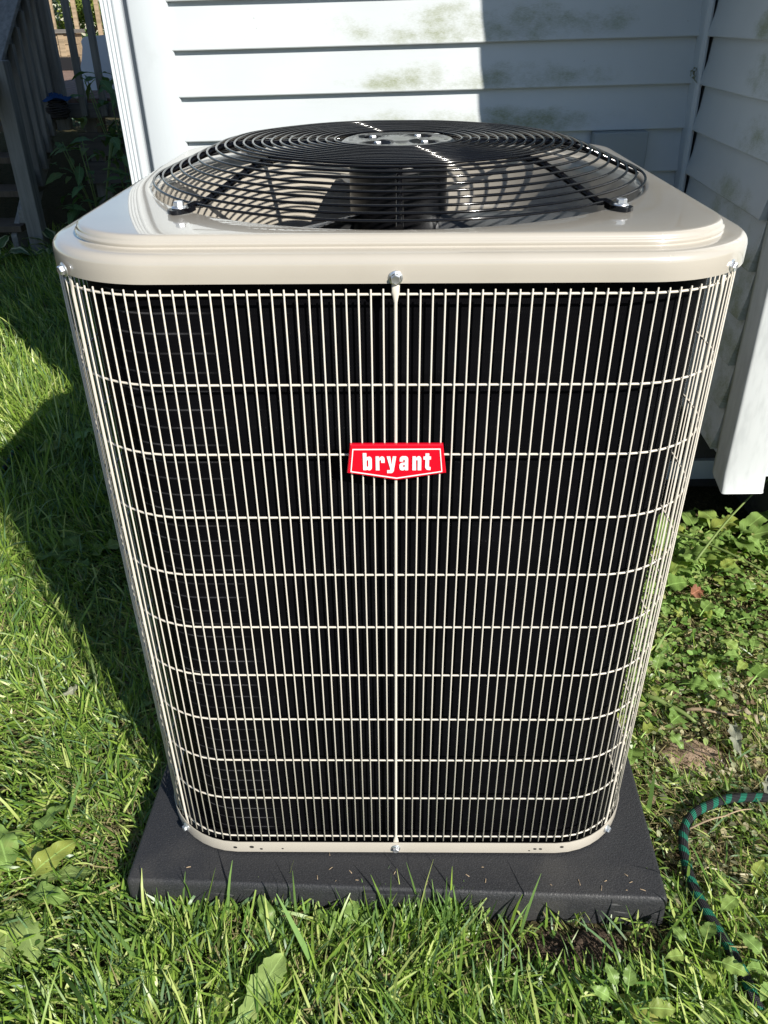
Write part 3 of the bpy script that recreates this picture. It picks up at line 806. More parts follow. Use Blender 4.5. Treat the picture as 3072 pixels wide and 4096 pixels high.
rosette('dandelion_plant', 'dandelion at the bottom right with a broad pale leaf near the hose end', 'weed', (.445, -.305, .012), DAND, 5, (0.05, .4), (.65, .9), .9, group=GW)
p = thing('broadleaf_weed', 'low broad leaves pressed against the front of the pad beside its size plate', 'weed', (-.085, -.118, .01), GW)
for a, dz, s_, pt in ((2.6, .012, .55, .5), (1.3, .018, .5, .55), (.4, .014, .55, .35), (-.4, .008, .5, .3)): put_leaf(p, DOCK[int(a * 3) % 3], (0, 0, dz), a, pt, .1, s_)
p = thing('broadleaf_weed', 'narrow upright weed leaf against the pad front between grass tufts', 'weed', (-.215, -.128, .01), GW)
for a, dz, s_, pt in ((1.9, .01, .62, .75), (2.7, .008, .45, .4), (1.0, .008, .4, .5)): put_leaf(p, DOCK[1], (0, 0, dz), a, pt, .3, s_)
p = thing('broadleaf_weed', 'single rounded light green leaf standing in the grass left of the pad', 'weed', (-.70, .045, .015), GW)
put_leaf(p, DOCK[0], (0, 0, .012), 1.25, .45, -.35, .85); put_leaf(p, DOCK[2], (0, .0, .01), 2.6, .3, .2, .6)
rosette('dandelion_plant', 'large cluster of pale ragged dandelion leaves at the left edge of the lawn', 'weed', (-.70, -.045, .02), DAND + DOCK, 11, (.1, .5), (.8, 1.15), .3, group=GW, spread=.02)
rosette('broadleaf_weed', 'pale broad leaf rosette in the shade of the air conditioner, left lawn', 'weed', (-.93, 1.02, .01), DOCK, 6, (.2, .6), (.8, 1.2), 1.1, group=GW)
rosette('broadleaf_weed', 'dark leaf clump in the shade right beside the left grille', 'weed', (-.575, .70, .02), DOCK, 6, (.2, .7), (.8, 1.1), .7, group=GW)
rosette('broadleaf_weed', 'bright leafy weeds in the sunlit patch between the two lawn shadows', 'weed', (-1.36, 2.02, .02), DOCK, 8, (.2, .7), (.9, 1.3), .2, group=GW)
rosette('broadleaf_weed', 'weed with a dull lobed leaf in the shade close to the black and green hose', 'weed', (-1.22, 1.72, .02), DOCK, 5, (.3, .7), (.8, 1.1), .5, group=GW)
rosette('broadleaf_weed', 'small leafy weed at the shaded foot of the left grille near the pad', 'weed', (-.60, .40, .015), TOOTH, 7, (.2, .8), (.8, 1.2), .5, group=GW)
# right side: weeds between the unit and the wing
RW = 'weeds and pulled plants along the house wing'
spots = [(.72, .78, HEART, 14, 'dense creeping weed with scalloped round leaves beside the brown leaf'), (.84, .70, HEART, 16, 'glossy round-leaved creeping weed under the downspout'),
         (.63, .62, HEART, 12, 'round-leaved creeping weed close to the right grille of the unit'), (.96, .80, HEART, 14, 'dark creeping weed at the right picture edge below the long green stem'),
         (.88, .90, TOOTH, 8, 'toothed light green leaves on a stem below the downspout'), (.78, 1.00, DOCK, 8, 'broad pale leaves just right of the grille below the wing'),
         (.93, 1.14, DOCK, 8, 'broad shaded leaves under the wing behind the downspout'), (1.08, .98, TOOTH, 9, 'leafy stem at the right edge under the white band board'),
         (.86, 1.02, DOCK, 9, 'tall bright broad leaves directly under the downspout end'), (1.02, 1.10, DOCK, 9, 'bright broad leaves at the right edge beyond the leafy stem'),
         (.60, .47, TOOTH, 7, 'small toothed weed beside the green stick'), (.74, .52, HEART, 12, 'low round leaves beside the dry stalks'),
         (.535, .36, HEART, 8, 'tiny round-leaved weed by the right edge of the pad near the dirt patch'), (.62, -.06, TOOTH, 4, 'pointed pale leaves low in the bend of the hose'),
         (.50, -.175, TOOTH, 5, 'small spoon shaped leaves at the front right corner of the pad'), (.68, .46, HEART, 7, 'round leaves between the dirt patch and the green stick'),
         (.62, -.20, TOOTH, 6, 'small pale leaves right of the buried hose end'), (.36, -.255, TOOTH, 6, 'low toothed weed in front of the dark bare soil'),
         (.86, .55, TOOTH, 8, 'wilting yellow green weed at the right picture edge above the grey dry leaf')]
for x, y, ms, n, lab in spots:
    if ms is HEART:
        p = thing('creeping_weed', lab, 'weed', (x, y, .012), RW)
        for i in range(int(n * 1.1)):
            a = random.uniform(0, 2 * PI); r = abs(random.gauss(0, .05))
            put_leaf(p, random.choice(ms), (r * math.cos(a), r * math.sin(a), random.uniform(.005, .05)), random.uniform(0, 6.28), random.uniform(-.1, .7), random.uniform(-.4, .4), random.uniform(.5, 1.7))
    else:
        rosette('leafy_weed', lab, 'weed', (x, y, .012 + (0.04 if ms is TOOTH else 0)), ms, n, (.1, .8), (.75, 1.15) if y < .9 else (1.0, 1.5), random.uniform(0, 6), group=RW, spread=.02)
def stem(name, lab, pts, r, m, leaves=None, cat='plant stem'):
    b = MB(); P = [Vector(p) for p in pts]; path = []
    for i in range(len(P) - 1):
        for q in range(5): path.append(P[i].lerp(P[i + 1], q / 5) + Vector((0, 0, .006 * math.sin(q / 5 * PI))))
    path.append(P[-1]); nn = len(path)
    b.tube(path, [r * (1 - .55 * i / nn) for i in range(nn)], 6)
    if leaves:
        p = thing(name, lab, cat, tuple(P[0])); p2 = MB(); o = b.build('stalk', m, p); o.location = -P[0]
        for i in range(3, nn, 2):
            put_leaf(p, random.choice(leaves), path[i] - P[0], random.uniform(0, 6.28), random.uniform(-.2, .6), random.uniform(-.5, .5), random.uniform(.5, .9))
        return p
    o = b.build(name, m); return tag(o, lab, cat)
stem('green_stem', 'long green stem lying slantwise over the weeds below the downspout', [(.79, 1.12, .05), (.90, .99, .085), (1.04, .84, .07)], .0045, M['stalk'], TOOTH[:1])
stem('green_stem', 'thin leafy stem rising to the right in front of the band board', [(.84, .92, .07), (.97, 1.04, .15), (1.16, 1.20, .22)], .004, M['stalk'], TOOTH)
stem('fallen_stick', 'thick olive green stick lying on the cut grass right of the unit', [(.575, .445, .03), (.62, .41, .035), (.672, .36, .03)], .0075, M['stalk'], cat='stick')
stem('dry_stalk', 'pale dry stalk lying beyond the dirt patch', [(.66, .40, .03), (.73, .385, .035), (.80, .36, .03)], .0045, M['wood_tan'], cat='stick')
stem('dry_stalk', 'thin pale straw lying across the lawn inside the hose bend', [(.565, .075, .045), (.64, .10, .05), (.70, .12, .045)], .0022, M['wood_tan'], cat='stick')
stem('dry_stalk', 'thin dark twig lying over the bare dirt', [(.60, .30, .045), (.64, .27, .042), (.69, .235, .04)], .0022, M['bark'], cat='stick')
p = thing('brown_leaf', 'curled reddish brown leaf lying among the weeds right of the unit', 'leaf', (.785, .785, .055)); put_leaf(p, BROWN[0], (0, 0, 0), .5, .3, .5, 1.1)
p = thing('dry_leaf', 'withered grey leaf hanging over the far side of the bare dirt', 'leaf', (.735, .325, .075)); put_leaf(p, DRY[0], (0, 0, 0), -1.9, .1, .4, .62); put_leaf(p, DRY[1], (.01, .02, .01), -.5, .2, -.4, .5)
p = thing('dry_leaf', 'withered grey leaf at the right picture edge above the hose', 'leaf', (.76, .19, .06)); put_leaf(p, DRY[1], (0, 0, 0), -2.1, .1, .3, .42)
p = thing('dry_leaf', 'small dry maple leaf caught on the siding beside the corner strip', 'leaf', (.727, 1.283, 1.268)); put_leaf(p, DRY[0], (0, 0, 0), -2.6, -.9, .6, .28); put_leaf(p, DRY[1], (0, 0, 0), -2.9, -.3, .6, .24)
p = thing('fallen_leaf', 'small grey leaf lying in the half shade of the left lawn', 'leaf', (-.775, .42, .05)); put_leaf(p, DRY[1], (0, 0, 0), .5, .1, 1.2, .42)
# ------------------------------------------------------------------ hose
def hose(label, pts, r=0.0092):
    P = [Vector(p) for p in pts]; path = []
    for i in range(len(P) - 1):
        p0 = P[max(0, i - 1)]; p1 = P[i]; p2 = P[i + 1]; p3 = P[min(len(P) - 1, i + 2)]
        for q in range(6):
            u = q / 6
            path.append(0.5 * ((2 * p1) + (p2 - p0) * u + (2 * p0 - 5 * p1 + 4 * p2 - p3) * u * u + (3 * p1 - p0 - 3 * p2 + p3) * u ** 3))
    path.append(P[-1]); seg = 14
    b = MB(); b.tube(path, r, seg); me = b.mesh('garden_hose', M['hose'], fix=True)
    ln = [0]
    for i in range(1, len(path)): ln.append(ln[-1] + (path[i] - path[i - 1]).length)
    l = me.uv_layers.new(name='UVMap')
    for pl in me.polygons:
        ks = [(me.loops[li].vertex_index % seg, me.loops[li].vertex_index // seg, li) for li in pl.loop_indices]
        wrap = max(k_[0] for k_ in ks) - min(k_[0] for k_ in ks) > seg / 2
        for kk, ring, li in ks:
            l.data[li].uv = ((kk + (seg if wrap and kk < seg / 2 else 0)) / seg, ln[min(ring, len(ln) - 1)])
    return tag(ob('garden_hose', me), label, 'hose')
hose('black braided garden hose with green bands curving right of the pad', [(1.05, .135, .035), (.90, .148, .040), (.749, .151, .040), (.708, .152, .040), (.661, .147, .040), (.621, .132, .040), (.585, .112, .040), (.557, .078, .040), (.543, .039, .040), (.537, -.002, .040), (.536, -.042, .040), (.542, -.08, .040), (.551, -.116, .040), (.560, -.146, .040), (.566, -.176, .038), (.572, -.204, .034), (.577, -.227, .026), (.583, -.253, .012), (.59, -.29, -.008)])
hose('black and green hose half buried in the shaded grass at the left edge', [(-1.50, 1.32, .03), (-1.40, 1.44, .045), (-1.369, 1.494, .05), (-1.37, 1.559, .05), (-1.384, 1.636, .05), (-1.394, 1.706, .035), (-1.42, 1.78, .0)])
# ------------------------------------------------------------------ grass
def fbm(x, y, s, o=0.0):
    return np.array([noise.noise((float(a) * s + o, float(b) * s - o, o)) for a, b in zip(x, y)])
bx0, by0 = -0.0047, -0.0744
def in_pad(x, y, m=0.004):
    c_, s_ = math.cos(0.0326), math.sin(0.0326)
    u = c_ * (x - bx0) - s_ * (y - by0); v = s_ * (x - bx0) + c_ * (y - by0)
    return (np.abs(u) < hw + m) & (v > -m) & (v < 2 * hw + m)
def dist_poly(x, y, pts):
    d = np.full(len(x), 9.0)
    for (ax, ay), (bx_, by_) in zip(pts[:-1], pts[1:]):
        vx, vy = bx_ - ax, by_ - ay; tt = np.clip(((x - ax) * vx + (y - ay) * vy) / (vx * vx + vy * vy), 0, 1)
        d = np.minimum(d, np.hypot(x - ax - tt * vx, y - ay - tt * vy))
    return d
HOSE_XY = [(.749, .151), (.661, .147), (.585, .112), (.543, .039), (.536, -.042), (.551, -.116), (.572, -.204), (.577, -.23)]
X = []; Y = []; LEN = []; WID = []; TINT = []; LEAN = []; AZ = []; CUR = []
def sow(x0, x1, y0, y1, dens, ln, wd, lean=(0.35, 1.15), dry=0.12, keep=None):
    n = int((x1 - x0) * (y1 - y0) * dens * 1e4)
    x = rng.uniform(x0, x1, n); y = rng.uniform(y0, y1, n)
    ok = ~in_pad(x, y)
    ok &= ~((x > -0.58) & (y > 1.46)); ok &= ~((x > 1.15) & (y > 1.12))
    ok &= (dist_poly(x, y, HOSE_XY) > 0.013) | (rng.random(n) < 0.06)
    d1 = np.hypot((x - .650) / .078, (y - .283) / .058); ok &= (d1 > 1) | (rng.random(n) < .08)
    d2 = np.hypot((x - .31) / .09, (y + .145) / .026); ok &= (d2 > 1) | (rng.random(n) < .15)
    if keep is not None: ok &= keep(x, y, n)
    x = x[ok]; y = y[ok]; n = len(x)
    if n == 0: return
    big = fbm(x, y, 5.0, 3.3); az = fbm(x, y, 2.2, 8.1) * 2.6 + 2.6 + rng.normal(0, 0.95, n)
    L = ln * np.exp(rng.normal(0, 0.33, n)) * (1 + 0.35 * big); Wd = wd * rng.uniform(0.65, 1.35, n)
    le = np.clip(rng.normal(0.5 * (lean[0] + lean[1]), 0.5 * (lean[1] - lean[0]), n), 0.03, 1.45)
    v = rng.random(n)
    c1 = np.array([0.085, 0.175, 0.028]); c2 = np.array([0.26, 0.385, 0.062]); c3 = np.array([0.46, 0.54, 0.17])
    u = np.clip(0.56 + 0.5 * big + rng.normal(0, .38, n), 0, 1)[:, None]
    cc = c1 * (1 - u) + c2 * u; m3 = (v > .80)[:, None]; cc = np.where(m3, c3, cc)
    blu = (rng.random(n) < .12)[:, None]; cc = np.where(blu, np.array([0.14, 0.24, 0.105]), cc)
    dr = rng.random(n) < dry * (1 + 1.5 * fbm(x, y, 7.0, 1.7))
    st = np.array([0.42, 0.36, 0.18]) * rng.uniform(.55, 1.1, n)[:, None]
    cc = np.where(dr[:, None], st, cc); le = np.where(dr, np.clip(le + .5, 0, 1.5), le); L = np.where(dr, L * .8, L); Wd = np.where(dr, Wd * .6, Wd)
    X.append(x); Y.append(y); LEN.append(L); WID.append(Wd); TINT.append(cc); LEAN.append(le); AZ.append(az); CUR.append(rng.normal(0.55, .5, n))
near = lambda x, y, n: np.ones(n, bool)
def front(x, y, n):
    k = np.ones(n, bool); r = rng.random(n)
    bare = (x > .14) & (x < .50) & (y > -.185)
    k &= ~bare | (r < .22)
    k &= (y < -.088 - .0326 * x) | (r < .35) | (x < -.49) | (x > .49)
    return k
sow(-1.0, 1.0, -.80, -.03, 1.9, .042, .0040, (.55, 1.35), .15, front)
sow(-1.0, 1.0, -.80, -.03, 0.45, .066, .0042, (.35, 1.15), .05, front)
sow(-1.35, -.43, -.03, 1.0, 1.9, .042, .0040, (.55, 1.35), .17)
sow(-1.35, -.43, -.03, 1.0, 0.35, .064, .0042, (.3, 1.1), .05)
sow(-.72, -.47, .0, .75, 1.2, .04, .0026, (1.0, 1.5), 1.0)
sow(-1.75, -.40, 1.0, 2.4, 1.3, .055, .0042, (.4, 1.3))
sow(-1.75, -.40, 1.0, 2.4, .25, .10, .005, (.1, .7), .02)
sow(-2.7, -.55, 2.4, 5.2, .42, .085, .0062, (.1, .8), .05)
sow(.46, .62, -.03, .9, 1.6, .040, .0034, (.5, 1.35), dry=.3)
sow(.62, 1.05, -.03, .34, 1.5, .040, .0034, (.55, 1.4), dry=.4)
sow(.60, 1.25, .34, 1.1, .75, .036, .0034, (.7, 1.4), dry=.6)
sow(.52, 1.1, -.25, .62, 1.1, .05, .0026, (1.05, 1.5), dry=1.0)                  # cut straw and clippings
# taller blades standing before the pad
def stand(x, y, L, az, lean, w=.0042):
    X.append(np.array([x])); Y.append(np.array([y])); LEN.append(np.array([L])); WID.append(np.array([w])); TINT.append(np.array([[.17, .29, .08]]) * random.uniform(.8, 1.3)); LEAN.append(np.array([lean])); AZ.append(np.array([az])); CUR.append(np.array([random.uniform(.1, .5)]))
for i in range(150):
    x = random.gauss(.06, .055) if i < 80 else random.uniform(-.47, .16)
    y = -0.0744 - 0.0326 * x - random.uniform(.012, .05)
    stand(x, y, random.uniform(.06, .105) if i < 80 else random.uniform(.03, .07), random.uniform(0.3, 2.8), random.uniform(.05, .5))
for x, y, L, az, le in ((-.30, -.085, .13, 1.2, .12), (-.385, -.075, .10, 1.0, .2), (.215, -.118, .14, .9, .25), (-.175, -.098, .13, 1.7, .05), (.05, -.10, .14, 2.2, .3), (.085, -.11, .135, 1.5, .1), (-.01, -.10, .13, 1.5, .05)): stand(x, y, L, az, le, .0048)
# broad blades
for x, y, L, az, le in ((-.14, -.19, .16, 2.0, .55), (-.12, -.20, .17, 2.3, .75), (-.56, -.19, .2, -.8, 1.0), (.11, -.21, .14, 2.2, .8), (.19, -.24, .10, 1.5, .2), (-.66, .10, .14, 1.0, .5), (.505, .13, .12, 1.4, .15), (.52, .24, .12, 2.0, .6), (-.40, -.20, .18, 2.5, 1.0)): stand(x, y, L, az, le, .009)
X = np.concatenate(X); Y = np.concatenate(Y); LEN = np.concatenate(LEN); WID = np.concatenate(WID); TINT = np.concatenate(TINT); LEAN = np.concatenate(LEAN); AZ = np.concatenate(AZ); CUR = np.concatenate(CUR)
def blades(name, label):
    n = len(X); S = 5
    t_ = np.linspace(0, 1, S)[None, :]                                         # stations along the blade
    ang = LEAN[:, None] + CUR[:, None] * t_ * 1.1                               # angle from the vertical
    ang = np.clip(ang, -.2, 2.0)
    ds = LEN[:, None] / (S - 1)
    rr = np.cumsum(np.concatenate([np.zeros((n, 1)), np.sin(ang[:, :-1]) * ds], 1), 1)
    zz = np.cumsum(np.concatenate([np.zeros((n, 1)), np.cos(ang[:, :-1]) * ds], 1), 1)
    zlay = 0.030 * rng.random(n)[:, None] * (LEAN[:, None] > .75)
    zz = np.maximum(zz + zlay, 0.002 + 0.004 * rng.random(n)[:, None])
    ca = np.cos(AZ)[:, None]; sa = np.sin(AZ)[:, None]
    tw = AZ[:, None] + PI / 2 + rng.normal(0, .7, n)[:, None] + rng.normal(0, .5, n)[:, None] * t_
    wx = np.cos(tw); wy = np.sin(tw)
    wprof = np.array([0.75, 1.0, 0.95, 0.70, 0.12])[None, :]
    w = WID[:, None] * .5 * wprof
    cx_ = X[:, None] + rr * ca; cy_ = Y[:, None] + rr * sa
    tilt = rng.normal(0, .45, n)[:, None]
    v = np.empty((n, S, 2, 3), np.float32)
    v[:, :, 0, 0] = cx_ - wx * w; v[:, :, 0, 1] = cy_ - wy * w; v[:, :, 0, 2] = zz - tilt * w
    v[:, :, 1, 0] = cx_ + wx * w; v[:, :, 1, 1] = cy_ + wy * w; v[:, :, 1, 2] = zz + tilt * w
    base = (np.arange(n) * S * 2)[:, None, None]
    q = np.array([[2 * i, 2 * i + 1, 2 * i + 3, 2 * i + 2] for i in range(S - 1)])[None]
    faces = (base + q).reshape(-1, 4).astype(np.int32)
    me = bpy.data.meshes.new(name)
    me.vertices.add(n * S * 2); me.vertices.foreach_set('co', v.ravel())
    me.loops.add(faces.size); me.loops.foreach_set('vertex_index', faces.ravel())
    me.polygons.add(len(faces)); me.polygons.foreach_set('loop_start', np.arange(0, faces.size, 4, dtype=np.int32)); me.polygons.foreach_set('loop_total', np.full(len(faces), 4, np.int32))
    me.update(calc_edges=True)
    ca_ = me.color_attributes.new('tint', 'FLOAT_COLOR', 'POINT')
    cc = np.ones((n, S, 2, 4), np.float32); cc[..., :3] = TINT[:, None, None, :]
    cc[:, 0, :, :3] = cc[:, 0, :, :3] * .5 + np.array([.16, .17, .09]) * .5     # pale sheath at the foot of each blade
    ca_.data.foreach_set('color', cc.ravel())
    me.polygons.foreach_set('use_smooth', np.ones(len(faces), bool))
    me.materials.append(M['grass'])
    o = ob(name, me); return tag(o, label, 'grass', kind='stuff')
blades('grass', 'rough green lawn grass mixed with dry clippings around the pad')
# low clover-like ground cover
def leaf_scatter(name, label, n, boxes, size, cols, m, zr=(.006, .04), cat='ground cover', kind='stuff'):
    V = []; F = []; T = []
    for i in range(n):
        x0, x1, y0, y1 = random.choices(boxes, [abs((b_[1] - b_[0]) * (b_[3] - b_[2])) for b_ in boxes])[0]
        x = random.uniform(x0, x1); y = random.uniform(y0, y1)
        if in_pad(np.array([x]), np.array([y]))[0]: continue
        if math.hypot((x - .650) / .075, (y - .283) / .056) < 1 and random.random() < .93: continue
        z = random.uniform(*zr); s = size * random.uniform(.6, 1.5)
        R_ = Matrix.Rotation(random.uniform(0, 6.28), 3, 'Z') @ Matrix.Rotation(random.uniform(-.6, .6), 3, 'Y') @ Matrix.Rotation(random.uniform(-.6, .6), 3, 'X')
        o = len(V)
        for px_, py_, pz_ in ((0, 0, 0), (.45, .42, .1), (1, .3, .02), (1.25, 0, -.08), (1, -.3, .02), (.45, -.42, .1), (.6, 0, -.02)):
            p_ = R_ @ Vector((px_ * s, py_ * s, pz_ * s)); V.append((x + p_.x, y + p_.y, max(.002, z + p_.z)))
        F += [(o, o + 6, o + 1), (o + 1, o + 6, o + 2), (o + 2, o + 6, o + 3), (o + 3, o + 6, o + 4), (o + 4, o + 6, o + 5), (o + 5, o + 6, o)]
        c_ = random.choice(cols); k_ = random.uniform(.7, 1.25); T += [(c_[0] * k_, c_[1] * k_, c_[2] * k_, 1)] * 7
    me = bpy.data.meshes.new(name); me.from_pydata(V, [], F)
    a = me.color_attributes.new('tint', 'FLOAT_COLOR', 'POINT'); a.data.foreach_set('color', np.array(T, np.float32).ravel())
    me.polygons.foreach_set('use_smooth', [True] * len(me.polygons)); me.materials.append(m)
    return tag(ob(name, me), label, cat, kind=kind)
leaf_scatter('ground_cover', 'small round weed leaves spread through the grass right of the unit', 4200, [(.5, 1.25, .3, 1.12), (.5, 1.25, .55, 1.15)], .012, [(.2, .34, .08), (.13, .26, .05), (.29, .39, .12), (.38, .40, .16), (.16, .26, .07)], M['grass'], (.004, .05))
leaf_scatter('leaf_litter', 'wilted leaf scraps and dry clippings on the soil right of the unit', 4600, [(.5, 1.15, -.1, .75), (.58, .95, .2, .6), (.58, .95, .2, .6)], .011, [(.44, .41, .26), (.3, .29, .18), (.5, .44, .25), (.18, .13, .08), (.2, .29, .09), (.4, .42, .26)], M['grass'], (.002, .03), cat='leaf litter')
leaf_scatter('ground_cover', 'small clover leaves low in the lawn left and front of the pad', 900, [(-1.2, -.45, -.3, 1.6), (-.7, .6, -.35, -.1)], .010, [(.10, .19, .04), (.08, .16, .03)], M['grass'], (.004, .03))
# a few clippings and crumbs lying on the pad
b = MB()
for i in range(20):
    x = random.uniform(-.44, .44); y = -.07 - .0326 * x + abs(random.gauss(.0, .022)) + .006
    L = random.uniform(.003, .011); a = random.uniform(0, 6.28); w = random.uniform(.0004, .0008); z = .0763
    ca, sa = math.cos(a), math.sin(a)
    b.add([(x - sa * w, y + ca * w, z), (x + sa * w, y - ca * w, z), (x + ca * L + sa * w, y + sa * L - ca * w, z + .001), (x + ca * L - sa * w, y + sa * L + ca * w, z + .001), (x + ca * L / 2, y + sa * L / 2, z + .0018)], [(0, 1, 4), (1, 2, 4), (2, 3, 4), (3, 0, 4)])
tag(b.build('clippings', M['wood_tan'], smooth=False, fix=False), 'pale grass clippings scattered along the front of the pad', 'clippings', kind='stuff')
# crumbs of soil on the bare patches
b = MB()
for i in range(420):
    if i < 260: x = random.gauss(.31, .055); y = random.gauss(-.145, .016)
    else: x = random.gauss(.645, .04); y = random.gauss(.283, .03)
    s = random.uniform(.0012, .0045) * (1 if i < 260 else .6); z = .012 + (.012 if i < 260 else .014) * random.random()
    vs_ = [Vector((random.uniform(-1, 1), random.uniform(-1, 1), random.uniform(-1, 1))).normalized() * s for _ in range(6)]
    dirs = [Vector(d) * s * random.uniform(.6, 1.1) for d in ((1, 0, 0), (0, 1, 0), (-1, 0, 0), (0, -1, 0), (0, 0, 1), (0, 0, -1))]
    b.add([(x + d.x, y + d.y, z + d.z) for d in dirs], [(0, 1, 4), (1, 2, 4), (2, 3, 4), (3, 0, 4), (1, 0, 5), (2, 1, 5), (3, 2, 5), (0, 3, 5)])
tag(b.build('soil_crumbs', M['dark_dirt'], smooth=False, fix=False), 'dark crumbs of soil on the bare patches', 'soil', kind='stuff')
# ------------------------------------------------------------------ deck and stairs behind the house corner
deck = thing('wooden_deck', 'weathered grey wooden deck with stairs and baluster railing beyond the house corner', 'deck')
DZ = 0.90
def bxp(name, a, b_, m, parent=deck, bev=0.003):
    q = MB(); q.box(a, b_); return q.build(name, m, parent, smooth=False, bevel=bev)
x = -4.9
while x < -0.72:
    bxp('deck_board', (x, 5.60, DZ - .03), (x + .138, 10.9, DZ + random.uniform(-.001, .001)), M['wood_red']); x += .144
bxp('rim_board', (-2.40, 5.565, .775), (-.72, 5.598, .872), M['wood_x'])
bxp('skirt_board', (-2.40, 5.70, .50), (-.72, 5.73, .66), M['wood_x'])
bxp('skirt_board', (-2.40, 5.70, .30), (-.72, 5.73, .46), M['wood_x'])
for xx in (-2.36, -1.5, -.8): bxp('deck_post', (xx, 5.76, -.05), (xx + .09, 5.85, .86), M['wood_z'])
bxp('railing_post', (-2.475, 5.50, .70), (-2.385, 5.59, 1.95), M['wood_z'], bev=.006)
bxp('railing_post', (-2.60, 5.54, .70), (-2.51, 5.63, 1.95), M['wood_z'], bev=.006)
xx = -2.285
while xx < -.8:
    bxp('baluster', (xx, 5.52, .79), (xx + .045, 5.565, 1.84), M['wood_z'], bev=.004); xx += .148
bxp('top_rail', (-2.385, 5.50, 1.84), (-.72, 5.59, 1.88), M['wood_x'])
# stairs: railing plane x = -2.47, falling towards the lawn
SL = 0.70
def zr(y, z0): return z0 + (y - 4.72) * SL
def rail(name, z0, h, x0, x1, ya, yb_, m):
    q = MB(); q.loft([[(x0, y, zr(y, z0)), (x1, y, zr(y, z0)), (x1, y, zr(y, z0) + h), (x0, y, zr(y, z0) + h)] for y in (ya, yb_)], True, True, True)
    return q.build(name, m, deck, smooth=False, bevel=.004)
rail('handrail', 1.02, .14, -2.515, -2.475, 4.45, 5.52, M['wood_y'])
rail('handrail_cap', 1.165, .038, -2.56, -2.42, 4.45, 5.52, M['wood_y'])
rail('bottom_rail', .30, .09, -2.515, -2.475, 4.62, 5.56, M['wood_y'])
rail('stringer', -.02, .24, -2.60, -2.56, 4.62, 5.60, M['wood_y'])
rail('stringer', -.02, .24, -3.60, -3.56, 4.62, 5.60, M['wood_y'])
bxp('newel_post', (-2.475, 4.60, -.05), (-2.375, 4.70, 1.18), M['wood_z'], bev=.006)
bxp('newel_post', (-3.55, 4.60, -.05), (-3.45, 4.70, 1.18), M['wood_z'], bev=.006)
y = 4.79
while y < 5.50:
    bxp('baluster', (-2.475, y, zr(y, .27)), (-2.430, y + .045, zr(y, 1.12)), M['wood_z'], bev=.004)
    bxp('baluster', (-3.55, y, zr(y, .27)), (-3.505, y + .045, zr(y, 1.12)), M['wood_z'], bev=.004); y += .13
rail('handrail', 1.02, .14, -3.56, -3.52, 4.45, 5.52, M['wood_y'])
for i in range(4):
    bxp('tread', (-3.60, 4.62 + .25 * i, .17 + .18 * i), (-2.52, 4.90 + .25 * i, .21 + .18 * i), M['bark'])
# far railing in the sun
xx = -5.2
while xx < -2.4:
    bxp('baluster', (xx, 10.80, DZ), (xx + .05, 10.85, 2.0), M['wood_tan'], bev=.004); xx += .29
bxp('top_rail', (-5.2, 10.78, 1.96), (-2.4, 10.87, 2.0), M['wood_tan'])
bxp('railing_post', (-3.35, 10.70, DZ), (-3.26, 10.79, 1.42), M['wood_tan'])
# things on the deck
pl = thing('wooden_planter', 'sunlit tan wooden planter box at the far end of the deck', 'planter', (-4.3, 10.25, DZ + .001))
for i in range(3): bxp('board', (-.45, -.20, .02 + .115 * i), (.45, .20, .13 + .115 * i), M['wood_tan'], pl)
bxp('cap_board', (-.49, -.24, .366), (.49, .24, .405), M['wood_x'], pl)
bxp('corner_post', (.30, -.215, .0), (.37, -.2005, .365), M['wood_tan'], pl)
o = bxp('storage_box', (-.22, -.16, 0), (.22, .16, .13), M['black_plastic'], None); o.location = (-3.95, 9.75, DZ + .002); tag(o, 'low black plastic box in front of the wooden planter', 'box')
ch = thing('patio_chair', 'white plastic patio chair with rounded back just behind the deck railing', 'chair', (-2.21, 6.05, DZ + .002))
b = MB(); pts = []
outl = [(-.27, .02), (-.245, .10), (-.20, .24), (-.185, .31)] + [(-.145 + .045 * math.cos(a), .335 + .045 * math.sin(a)) for a in (2.9, 2.4, 1.9, 1.57)] + [(.0, .39), (.145, .38)] + [(.16 + .045 * math.cos(a), .335 + .045 * math.sin(a)) for a in (1.2, .7, .2)] + [(.22, .24), (.25, .10), (.27, .02)]
b.loft([[(px_, .02 + .10 * pz_ + dy + .05 * (1 - (px_ / .27) ** 2), pz_) for px_, pz_ in outl] for dy in (0, .012)], True, True, True)
b.build('backrest', M['white_plastic'], ch, angle=50)
bxp('seat', (-.25, .06, .16), (.25, .52, .185), M['white_plastic'], ch, .01)
for lx in (-.23, .19):
    for ly in (.08, .46): bxp('leg', (lx, ly, 0), (lx + .04, ly + .04, .16), M['white_plastic'], ch)
bk = thing('wicker_basket', 'dark round wicker basket on the shaded ledge at the top of the stairs', 'basket', (-2.40, 5.36, .80))
for i in range(9):
    r = .065 + .03 * math.sin(PI * i / 8); b = MB(); b.tube([(r * math.cos(a), .6 * r * math.sin(a), .013 * i + .004 * math.sin(3 * a + i)) for a in [2 * PI * q / 24 for q in range(24)]], .007, 5, loop=True); b.build('wicker_hoop', M['basket'], bk)
b = MB(); b.lathe([(0, .0), (.08, .0), (.08, .01), (0, .01)], seg=20); o = b.build('bottom', M['basket'], bk); o.scale = (1, .6, 1)
b = MB(); rings = []
for i in range(9):
    ring = []
    for q in range(20):
        a = 2 * PI * q / 20; r = .115 * (1 - i / 8.5) * (1 + .12 * math.sin(5 * a + i)); ring.append((r * math.cos(a), .65 * r * math.sin(a), .03 * (i / 8) + .014 * math.sin(4 * a + 1.3 * i)))
    rings.append(ring)
